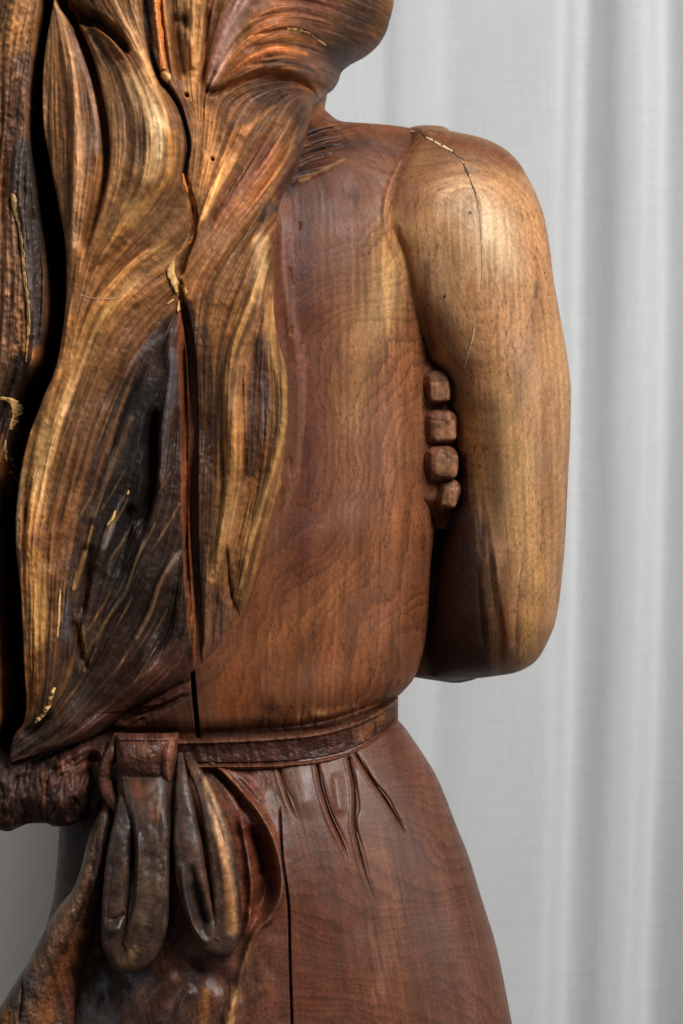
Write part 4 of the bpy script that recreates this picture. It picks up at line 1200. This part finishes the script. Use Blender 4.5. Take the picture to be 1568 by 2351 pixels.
W3 = g.world()
du_ = np.gradient(W3, axis=1); dv_ = np.gradient(W3, axis=0)
nn = np.cross(dv_, du_); nn /= np.linalg.norm(nn, axis=-1, keepdims=True) + 1e-20
nn *= np.where(nn[..., 1:2] > 0, -1, 1)
hq = quads_of(*HU.shape)
_w = W3.reshape(-1, 3)
if np.cross(_w[hq[:, 1]] - _w[hq[:, 0]], _w[hq[:, 2]] - _w[hq[:, 0]])[:, 1].mean() > 0:
    hq = hq[:, ::-1]
ql = lab.ravel()[hq[:, 0]]
flat, colf, nf = W3.reshape(-1, 3), np.clip(g.C.reshape(-1, 3), 0, 1), nn.reshape(-1, 3)
hair_root = bpy.data.objects.new('hair', None)
COL.objects.link(hair_root); hair_root.parent = root
hair_root.matrix_parent_inverse = root.matrix_world.inverted()
bpy.context.view_layer.update()
for k, txt in enumerate(('dark outermost lock at the left edge', 'slender tan lock beside the deep dark gap', 'bulging honey coloured middle lock', 'long tan lock tapering to a point above the bow',
                         'gold streaked lock lying on the bodice', 'strands gathered at the nape', 'reddish hair swept round the side of the head', 'short strand at the top between two locks', 'almost black lock left of the central split')):
    q = hq[ql == k]
    used = np.zeros(len(flat), bool); used[q.ravel()] = True
    mp = np.cumsum(used) - 1
    o = mesh_obj('hair_lock', flat[used], mp[q], WOOD, hair_root, colf[used], nf[used])
    o['label'] = txt

# head behind the hair, so the mass is solid from the side
hd = loft(rows(-402, 230, 6), curve1([(-402, 540), (-380, 330), (-300, 190), (-70, 150), (230, 260)]), curve1([(-402, 570), (-380, 690), (-300, 815), (-150, 880), (-70, 884), (0, 872), (40, 850), (70, 815), (92, 775), (130, 750), (172, 715), (230, 690)]), 20, -10, 60, du=10, color=(86, 58, 46), back=14)
part('head', hd)


# ---------------------------------------------------------------- bow, ribbon, lower left
def small(g, pores=.3, mid=.4, big=.35, relief=1.4, amp=1.0):
    ra = BF.sample(b_r1, g.U, g.V) - .5
    rb = BF.sample(b_r2, g.U, g.V) - .5
    g.H += (ra * 3.2 + rb * 7) * amp * g.gain
    g.C *= ((1 + ra * .7) * (1 + rb * .7))[..., None]
    body_grain(g, pores=pores, mid=mid, big=big, relief=relief)


# left sleeve stump of rough wood below the hair, running out to the left
th = np.linspace(0, 2 * math.pi, 150, endpoint=False)
uu = np.linspace(-140, 300, 190)
TH, UU = np.meshgrid(th, uu)
topf = curve1([(-140, 1700), (0, 1710), (100, 1700), (200, 1688), (262, 1690), (300, 1720)])
botf = curve1([(-140, 1900), (-20, 1908), (14, 1914), (36, 1906), (64, 1896), (100, 1895), (122, 1903), (150, 1902), (200, 1880), (262, 1840), (300, 1790)])
mid_, hw_ = (topf(UU) + botf(UU)) / 2, (botf(UU) - topf(UU)) / 2
g = Grid(UU, mid_ - hw_ * np.cos(TH), 190 + 110 * np.sin(TH), 240, (54, 36, 28))
g.gain = np.clip(np.sin(TH) * 3, 0, 1)
body_noise(g)
for k in range(60):
    u0, v0 = rng.uniform(0, 250), rng.uniform(1740, 1860)
    dx = rng.uniform(-14, 8)
    g.vee([(u0, v0, 4, -7), (u0 + dx, v0 + rng.uniform(20, 34), 4, -8), (u0 + dx * 2, v0 + rng.uniform(40, 56), 4, -4)])
for k in range(16):
    u0, v0 = rng.uniform(90, 260), rng.uniform(1690, 1760)
    g.vee([(u0, v0, 5, -7), (u0 - 30, v0 + 18, 5, -9), (u0 - 70, v0 + 34, 5, -4)])
g.ridge([(120, 1840, 26, 14), (170, 1822, 22, 12)])
g.ridge([(232, 1720, 14, -40), (205, 1760, 16, -50), (215, 1820, 20, -50), (200, 1870, 24, -30)])
g.paint([(200, 1740, 50), (120, 1790, 50)], (74, 43, 32), .9, 1, .7)
g.paint([(40, 1820, 50), (10, 1760, 40)], (60, 44, 36), .9, 1, .7)
g.paint([(110, 1850, 40), (160, 1826, 24)], (70, 46, 38), .7, 1, .7)
for k in range(50):
    u0, v0 = rng.uniform(0, 260), rng.uniform(1700, 1880)
    g.paint([(u0, v0, rng.uniform(2, 5)), (u0 + rng.uniform(-10, 4), v0 + rng.uniform(10, 30), 2)], (140, 84, 62) if k % 3 else (40, 28, 22), .5, .9, .4)
small(g)
part('hanging_sleeve', g, label='rough dark sleeve end jutting out to the left under the hair')


def skh(u, v):
    return float(sk_h(np.array(float(u)), np.array(float(v))))


# knot
g = loft(rows(1686, 1806, 2), curve1([(1686, 270), (1692, 262), (1740, 263), (1790, 262), (1806, 268)]), curve1([(1686, 400), (1692, 406), (1740, 402), (1790, 398), (1806, 390)]),
         curve1([(1686, 40), (1690, 62), (1700, 78), (1745, 84), (1790, 76), (1800, 60), (1806, 36)]), 262, 330, p=.42, du=1.8, color=(92, 54, 40))
body_noise(g)
g.vee([(262, 1704, 4, -8), (330, 1702, 4, -10), (402, 1704, 4, -8)], e0=0, e1=0)
g.ridge([(300, 1735, 20, 8), (350, 1728, 22, 8)])
g.ridge([(270, 1775, 16, -8), (340, 1788, 16, -10)])
g.ridge([(392, 1710, 8, 12), (384, 1750, 8, 12), (388, 1796, 8, 10)], e0=0, e1=0)
g.vee([(374, 1712, 4, -8), (368, 1750, 4, -8), (372, 1796, 4, -8)], e0=0, e1=0)
g.paint([(320, 1720, 30), (360, 1730, 26)], (122, 80, 54), .7, 1, .8)
g.paint([(290, 1770, 34), (350, 1780, 30)], (80, 42, 30), .8, 1, .8)
g.paint([(396, 1700, 10), (388, 1750, 9), (390, 1796, 8)], (146, 92, 68), .8, 1, .6)
for k in range(24):
    u0 = rng.uniform(266, 370)
    g.paint([(u0, rng.uniform(1745, 1765), 2), (u0 + 2, rng.uniform(1775, 1798), 2)], (58, 30, 22), .5, .9, .3)
small(g)
part('bow_knot', g, mat=POLISHED)

# twisted cord of the knot at the left
def tube(name, pts, parent, color, n=20, ref=320, marks=(), work=None, flat=1.0, sq=1.0, amp=1.0):
    """pts (u,v,h,r)"""
    sp_ = lambda x, e: np.sign(x) * np.abs(x) ** e
    Q = cat(pts, 3.0)
    T = np.gradient(Q[:, :3], axis=0); T /= np.linalg.norm(T, axis=1)[:, None]
    up = np.array([0, 0, 1.0])
    X = np.cross(T, up); X /= np.linalg.norm(X, axis=1)[:, None]
    Y = np.cross(X, T)
    a = np.linspace(0, 2 * math.pi, n, endpoint=False)
    P3 = Q[:, None, :3] + Q[:, 3][:, None, None] * (sp_(np.cos(a), sq)[None, :, None] * X[:, None] + flat * sp_(np.sin(a), sq)[None, :, None] * Y[:, None])
    g = Grid(P3[..., 0], P3[..., 1], P3[..., 2], ref, color)
    g.gain = np.repeat(np.clip(np.sin(a) * 2, 0, 1)[None], len(Q), 0)
    body_noise(g)
    for m in marks:
        g.vee(m)
    if work:
        work(g)
    small(g, amp=amp)
    return part(name, g, mat=POLISHED)



def left_loop(g):
    g.ridge([(318, 1890, 7, 10), (322, 1960, 7, 14), (318, 2060, 7, 14), (300, 2120, 7, 12), (284, 2170, 7, 8)])
    g.ridge([(345, 1940, 16, -7), (350, 2040, 18, -8), (338, 2120, 16, -6)])
    g.vee([(376, 1840, 5, -8), (366, 1900, 5, -7), (378, 2010, 5, -5), (380, 2090, 5, -8), (350, 2170, 5, -6)])
    g.vee([(262, 1960, 5, -6), (252, 2060, 5, -8), (246, 2120, 5, -6)])
    for q in range(12):
        a_, b_ = rng.uniform(320, 384), rng.uniform(1820, 2150)
        g.vee([(a_, b_, 3, -4), (a_ + rng.uniform(-8, 8), b_ + 26, 3, -5), (a_ + rng.uniform(-10, 10), b_ + 60, 3, -3)])
    g.ridge([(262, 2128, 13, 10), (276, 2126, 12, 10)], e0=0, e1=0)
    g.vee([(252, 2106, 4, -8), (272, 2104, 4, -10), (292, 2090, 4, -8)])
    g.paint([(300, 1815, 40), (360, 1830, 50), (350, 1872, 30)], (98, 56, 38), .95, 1, .8)
    g.paint([(345, 1905, 26), (350, 1960, 32), (346, 2040, 30), (330, 2100, 28)], (78, 58, 43), .95, 1, .6)
    g.paint([(270, 1920, 24), (262, 2020, 26), (252, 2090, 20)], (54, 38, 29), .95, 1, .7)
    g.paint([(270, 2118, 20), (258, 2140, 18)], (30, 28, 28), .9, 1, .5)
    g.paint([(298, 2196, 22), (310, 2176, 18)], (118, 88, 60), .85, 1, .7)
    g.paint([(258, 2200, 22), (244, 2170, 14)], (42, 35, 29), .9, 1, .6)
    g.paint([(376, 2060, 18), (366, 2150, 22)], (50, 38, 30), .85, 1, .8)


def right_loop(g):
    g.ridge([(436, 1970, 9, -10), (448, 2040, 14, -30), (462, 2095, 14, -36), (476, 2130, 11, -26)])
    g.ridge([(420, 1970, 6, 8), (426, 2040, 6, 10), (444, 2110, 6, 10), (470, 2152, 7, 12), (494, 2156, 6, 10)])
    g.vee([(478, 1830, 4, -6), (505, 1900, 4, -8), (524, 1990, 4, -5)])
    g.ridge([(500, 1900, 8, 6), (520, 2000, 9, 7), (528, 2090, 9, 6)])
    g.paint([(425, 1850, 28), (424, 1930, 28)], (70, 46, 36), .95, 1, .7)
    g.paint([(426, 1960, 14), (434, 2030, 14), (446, 2100, 12)], (54, 46, 42), .9, 1, .6)
    g.paint([(450, 2030, 16), (466, 2100, 16), (480, 2140, 10)], (34, 27, 25), .9, 1, .6)  # shade in the loop's hollow, painted dark
    g.paint([(466, 1990, 7), (476, 2060, 7)], (92, 55, 37), .8, 1, .6)
    g.paint([(470, 1800, 18), (498, 1880, 26), (518, 1960, 28), (532, 2060, 30), (534, 2130, 20)], (156, 110, 68), .95, 1, .8)
    g.paint([(478, 1830, 10), (490, 1890, 8)], (84, 64, 52), .8, 1, .7)
    g.paint([(470, 2190, 26), (505, 2196, 22)], (38, 29, 25), .9, 1, .6)
    g.paint([(430, 1760, 12), (450, 1790, 12)], (122, 78, 54), .8, 1, .7)


tube('bow_loop', [(282, 1806, 292, 10), (284, 1840, 320, 15), (282, 1890, 336, 23), (274, 1960, 350, 28), (268, 2050, 356, 31), (264, 2120, 358, 30), (270, 2166, 356, 34), (294, 2190, 354, 42),
                  (322, 2168, 356, 46), (342, 2110, 362, 45), (348, 2040, 364, 41), (350, 1970, 356, 40), (348, 1900, 342, 44), (338, 1850, 312, 56), (333, 1824, 288, 66), (331, 1808, 266, 70), (331, 1794, 236, 66)], root, (66, 46, 35),
     n=64, ref=350, work=left_loop, flat=.9, sq=.66, amp=.5)['label'] = 'left bow loop, grey brown with a dark slot'
tube('bow_loop', [(410, 1738, 280, 6), (416, 1790, 318, 14), (422, 1850, 338, 22), (430, 1930, 352, 32), (440, 2010, 358, 36), (456, 2080, 360, 34), (472, 2126, 360, 31), (492, 2158, 358, 33), (512, 2154, 358, 36),
                  (523, 2110, 362, 32), (521, 2050, 364, 31), (511, 1970, 356, 31), (496, 1900, 346, 28), (474, 1830, 328, 20), (446, 1776, 306, 14), (424, 1738, 280, 8)], root, (80, 56, 42),
     n=60, ref=350, work=right_loop, flat=.95, sq=.7, amp=.5)['label'] = 'right bow loop, golden along its right side'

tube('cord', [(262, 1690, 270, 7), (256, 1720, 290, 11), (243, 1756, 296, 14), (238, 1790, 292, 15), (245, 1822, 288, 15), (262, 1848, 288, 15), (280, 1872, 284, 14), (296, 1900, 262, 11)], root, (96, 56, 40),
     marks=([(262, 1740, 3, -6), (250, 1790, 3, -8), (262, 1830, 3, -8), (285, 1870, 3, -6)],))

# ribbon tail running down to the left
g = loft(rows(1838, 2430, 2.2),
         curve1([(1838, 244), (1860, 230), (1897, 211), (1940, 197), (1991, 184), (2030, 171), (2052, 160), (2089, 130), (2135, 101), (2212, 61), (2307, 2), (2430, -76)]),
         curve1([(1838, 256), (1863, 263), (1937, 259), (1990, 250), (2028, 238), (2105, 214), (2160, 205), (2212, 198), (2273, 186), (2430, 180)]),
         curve1([(1838, 10), (1870, 60), (1950, 96), (2100, 118), (2430, 120)]), curve1([(1838, 236), (1950, 216), (2100, 186), (2300, 168), (2430, 166)]), 260, p=.8, du=1.8, color=(82, 58, 44))
body_noise(g)
g.ridge([(240, 1880, 9, 10), (240, 1950, 10, 12), (220, 2040, 10, 8)])
g.vee([(226, 1890, 5, -6), (220, 1980, 6, -10), (195, 2080, 7, -12), (150, 2180, 8, -12), (110, 2290, 9, -10), (70, 2420, 9, -8)])
g.ridge([(150, 2100, 30, 12), (90, 2200, 34, 14), (30, 2310, 34, 14)])
g.ridge([(190, 2160, 24, -10), (150, 2270, 28, -14), (120, 2400, 30, -12)])
g.vee([(50, 2240, 4, -14), (52, 2290, 4, -20), (44, 2350, 4, -20)])
g.paint([(215, 1960, 26), (190, 2040, 28), (140, 2120, 34), (90, 2200, 34)], (112, 80, 58), .9, 1, .6)
g.paint([(60, 2250, 36), (20, 2320, 30)], (62, 50, 42), .9, 1, .6)
g.paint([(180, 2150, 30), (140, 2240, 40), (110, 2330, 40)], (124, 72, 38), .9, 1, .8)
g.paint([(20, 2330, 30), (-10, 2400, 40)], (124, 76, 34), .8, 1, .8)
g.paint([(235, 1900, 14), (236, 1970, 12)], (110, 68, 56), .7, 1, .6)
g.paint([(165, 2260, 20), (150, 2330, 26)], (132, 78, 56), .6, 1, .9)
small(g)
part('ribbon_tail', g, mat=POLISHED, label='ribbon tail falling to the lower left')


# ---------------------------------------------------------------- fingers tucked under the arm
def superbox(name, c, size, h, dep, tilt, color, parent, p=.55, pe=.62, rnd=26, paint=()):
    """rounded block: c centre, size half-extents, h base height, dep crest above it"""
    th = np.linspace(-math.pi / 2, math.pi / 2, 46)
    ph = np.linspace(0, 2 * math.pi, 84, endpoint=False)
    TH, PH = np.meshgrid(th, ph, indexing='ij')
    sp = lambda x, e: np.sign(x) * np.abs(x) ** e
    x = sp(np.cos(TH), p) * sp(np.cos(PH), pe)
    y = sp(np.cos(TH), p) * sp(np.sin(PH), pe)
    z = sp(np.sin(TH), p)
    ca, sa = math.cos(tilt), math.sin(tilt)
    X, Y = x * size[0], y * size[1]
    g = Grid(c[0] + X * ca - Y * sa, c[1] + X * sa + Y * ca, h + z * dep, 90, color)
    g.gain = np.clip(z * 2, 0, 1)
    body_noise(g)
    return g


FING = [((1003, 889), (33, 40), -.12, (1009, 899), (23, 24)), ((1011, 980), (39, 41), -.05, (1019, 988), (27, 26)),
        ((1013, 1064), (40, 42), .03, (1023, 1069), (27, 28)), ((1028, 1136), (28, 39), .22, (1032, 1140), (18, 25))]
for i, (c, sz, tl, nc_, ns) in enumerate(FING):
    hb = (70, 64, 72, 60)[i]
    g = superbox('finger', c, sz, hb, 50, tl + (-.1, .08, -.04, .1)[i], (118, 74, 54), root, p=(.7, .58, .64, .74)[i], pe=(.8, .62, .7, .78)[i])
    ca = c[0]; cb = c[1]
    g.ridge([(ca + 18, cb - 20, 14, 5), (ca + 24, cb + 14, 12, 4)])
    g.ridge([(ca - sz[0] + 8, cb - 16, 7, -9), (ca - sz[0] + 8, cb + 20, 7, -10)])
    for _ in range(7):
        u0, v0 = ca + rng.uniform(-24, 24), cb + rng.uniform(-32, 28)
        g.vee([(u0, v0, 2.4, -3), (u0 + rng.uniform(-8, 12), v0 + rng.uniform(-4, 10), 2.4, -3)])
    g.paint([(ca, cb - 26, 16), (ca + 12, cb - 24, 14)], (140, 100, 80), .7, 1, .6)  # upper side painted lighter, as if lit from above
    g.paint([(ca - sz[0] + 6, cb - 10, 9), (ca - sz[0] + 6, cb + 24, 10)], (70, 38, 26), .8, 1, .5)  # shaded left side of the finger painted dark
    small(g, mid=.3, big=.2, amp=.4)
    fo = part('finger', g)
    g = superbox('nail', nc_, ns, hb + 36, 17, tl + (.06, -.05, .05, -.04)[i], (142, 98, 70), fo, p=.45, pe=.36)
    g.paint([(nc_[0], nc_[1] - 8, 12), (nc_[0] + 6, nc_[1] + 4, 12)], (150, 106, 74), .7, 1, .7)
    small(g, mid=.3, big=.2, amp=.3)
    part('nail', g, parent=fo)


# ---------------------------------------------------------------- fillings, cracks, holes
def fill_strip(name, pts, g, mat, lift=1.6, parent=None, rag=.3, seed=0, thick=5, follow=True):
    """thin filling lying in a crack of the sheet g; pts (u,v,half width)"""
    r = np.random.default_rng(seed + 100)
    Q = cat(pts, 3.0)
    T = np.gradient(Q[:, :2], axis=0); T /= np.linalg.norm(T, axis=1)[:, None] + 1e-9
    Nn = np.stack([-T[:, 1], T[:, 0]], 1)
    wl = Q[:, 2] * (1 + rag * np.convolve(r.standard_normal(len(Q) + 4), np.ones(5) / 3, 'valid'))
    wr = Q[:, 2] * (1 + rag * np.convolve(r.standard_normal(len(Q) + 2), np.ones(3) / 3, 'valid'))
    cols = []
    for f in (-1, -.5, 0, .5, 1):
        w = np.where(f < 0, wl, wr)
        cols.append(Q[:, :2] + Nn * (w * f)[:, None])
    PU = np.stack([c[:, 0] for c in cols], 1); PV = np.stack([c[:, 1] for c in cols], 1)
    # highest ground under the strip keeps the filling visible in its crack
    hh = g.at(PU.ravel(), PV.ravel()).reshape(PU.shape)
    hm = np.maximum(hh, hh.mean(1, keepdims=True) * (0 if follow else 1)) if follow else np.repeat(hh.max(1, keepdims=True), 5, 1)
    hm = hm + lift + np.array([-.5, .2, .3, .2, -.5]) + r.standard_normal(PU.shape) * .12
    top = Grid(PU, PV, hm, g.ref)
    W = top.world()
    B = W.copy(); B[..., 1] += thick * S
    n, m = PU.shape
    loop = np.concatenate([W, B[:, ::-1]], 1)
    q = quads_of(n, 2 * m, wrap=True)
    o = mesh_obj(name, loop.reshape(-1, 3), q, mat, parent or root)
    return o


F = fill_strip
F('gold_filling', [(30, 448, 3), (34, 462, 7), (38, 482, 8), (41, 496, 4), (48, 530, 3), (56, 580, 3.2), (62, 640, 3.4), (69, 690, 3.8), (71, 720, 3.6), (70, 760, 3), (66, 800, 2.6), (63, 832, 2)], HAIR, GOLD, seed=1, parent=hair_root, lift=4)
F('gold_filling', [(-10, 914, 3), (8, 916, 4), (22, 920, 8), (30, 926, 7), (30, 945, 4), (26, 965, 2.5), (23, 985, 1.6)], HAIR, GOLD, seed=2, parent=hair_root, lift=5)
F('gold_filling', [(14, 1010, 1.5), (10, 1050, 2.2), (8, 1090, 3), (6, 1120, 1.6)], HAIR, GOLD, seed=3, parent=hair_root)
F('gold_filling', [(401, 602, 2), (397, 616, 6), (395, 632, 8), (401, 648, 7), (410, 662, 10), (420, 674, 11), (420, 688, 8), (414, 704, 5), (410, 716, 2)], HAIR, GOLD, seed=4, parent=hair_root, lift=6, rag=.18)
F('gold_filling', [(386, 700, 1.5), (394, 695, 2.5), (402, 690, 2)], HAIR, GOLD, seed=5, parent=hair_root)
F('gold_filling', [(360, -70, 7), (362, -20, 7), (366, 40, 7), (372, 100, 6.5), (377, 150, 6), (379, 168, 6)], HAIR, AMBER, seed=6, parent=hair_root, lift=6)
F('gold_filling', [(371, 178, 3), (376, 180, 7), (383, 184, 9), (389, 188, 7), (385, 197, 3)], HAIR, GOLD, seed=7, parent=hair_root, lift=6, rag=.18)
F('gold_filling', [(422, 404, 2), (427, 424, 3.6), (436, 446, 4), (444, 468, 3.6), (448, 492, 3.2), (448, 516, 3), (443, 545, 2.4), (436, 562, 1.6)], HAIR, AMBER, seed=8, parent=hair_root, lift=4)
F('gold_filling', [(130, 1576, 2.5), (124, 1592, 4), (114, 1616, 4.5), (102, 1636, 4.5), (90, 1650, 4), (80, 1660, 2)], HAIR, GOLD, seed=9, parent=hair_root, follow=False)
F('gold_filling', [(144, 1352, 1), (143, 1390, 1.6), (141, 1430, 1.5), (139, 1460, .8)], HAIR, GOLD, seed=10, parent=hair_root)
F('gold_filling', [(268, 1172, 1.5), (264, 1184, 3.2), (258, 1196, 3), (250, 1206, 1.5)], HAIR, GOLD, seed=12, parent=hair_root)
F('gold_filling', [(297, 1126, 1.5), (296, 1131, 2.2), (294, 1135, 1.5)], HAIR, GOLD, seed=13, parent=hair_root)
F('gold_filling', [(660, 66.5, 1.6), (690, 65, 2), (710, 68, 2), (732, 76, 2), (748, 81, 1.4)], HAIR, GOLD, seed=14, parent=hair_root)
F('pale_filling', [(936, 300, 1), (943, 301, 1.8), (952, 303, 1.4)], ARM, PALE, seed=20)
F('pale_filling', [(976, 322, 1.2), (990, 330, 2.2), (1006, 340, 2.8), (1022, 351, 3.2), (1034, 359, 2.4)], ARM, PALE, seed=21)
F('crack', [(962, 306, 1.2), (972, 318, 1.4), (978, 323, 1)], ARM, BLACK, seed=22, lift=.6)  # black strip laid on the arm for the dark inside of a crack
F('crack', [(1034, 360, 1), (1046, 372, 1.2), (1057, 378, 1.4), (1060, 392, 1.8), (1066, 408, 2), (1072, 424, 1.6), (1078, 442, 1.6), (1084, 456, 1.6), (1087, 470, 1)], ARM, BLACK, seed=23, lift=.6)
F('pale_filling', [(1055, 380, .8), (1058, 384, 1.6), (1060, 388, .8)], ARM, PALE, seed=24)
F('pale_filling', [(1072, 410, .8), (1074, 416, 1.8), (1075, 422, .8)], ARM, PALE, seed=25)
F('crack', [(1088, 472, .55), (1094, 520, .6), (1097, 580, .4), (1098, 640, .35), (1094, 690, .3)], ARM, BLACK, seed=26, lift=.5)
F('pale_filling', [(1083, 740, .5), (1081, 770, .9), (1077, 790, 1), (1072, 810, .9), (1066, 832, .7), (1062, 850, .4)], ARM, PALE, seed=27)


def hole(u, v, r, g, mat=DARK, parent=None, name='hole_shade_disc'):  # flat disc; the near-black one stands for shade inside a drilled opening
    h = g.at([u], [v])[0] + .5
    a = np.linspace(0, 2 * math.pi, 16, endpoint=False)
    ringU = np.stack([u + r * f * np.cos(a) for f in (1, .9, .05)]); ringV = np.stack([v + r * f * np.sin(a) for f in (1, .9, .05)])
    gg = Grid(ringU, ringV, np.stack([np.full(16, h - 2), np.full(16, h), np.full(16, h - .3)]), g.ref)
    return mesh_obj(name, gg.world().reshape(-1, 3), quads_of(3, 16, wrap=True), mat, parent or root)


hole(1072, 505, 4.2, ARM)
hole(1071, 506, 1.8, ARM, PALE, name='wooden_peg').location.y -= .0003
hole(1017, 690, 3.2, ARM)
hole(1246, 630, 2.8, ARM)
hole(430, 224, 4.5, HAIR, parent=hair_root)
hole(488, 367, 3.8, HAIR, parent=hair_root)


def fibre(pts, g, r=.5, lift=3):
    Q = cat([(u, v, float(g.at([u], [v])[0]) + lift) for u, v in pts], 4)
    a = np.linspace(0, 2 * math.pi, 6, endpoint=False)
    P3 = Q[:, None, :] + r * np.stack([np.zeros(6), np.cos(a), np.sin(a)], -1)[None]
    gg = Grid(P3[..., 0], P3[..., 1], P3[..., 2], g.ref)
    return mesh_obj('stray_fibre', gg.world().reshape(-1, 3), quads_of(len(Q), 6, wrap=True), PALE, hair_root)


fibre([(192, 682), (215, 689), (240, 692), (265, 690), (290, 684)], HAIR)
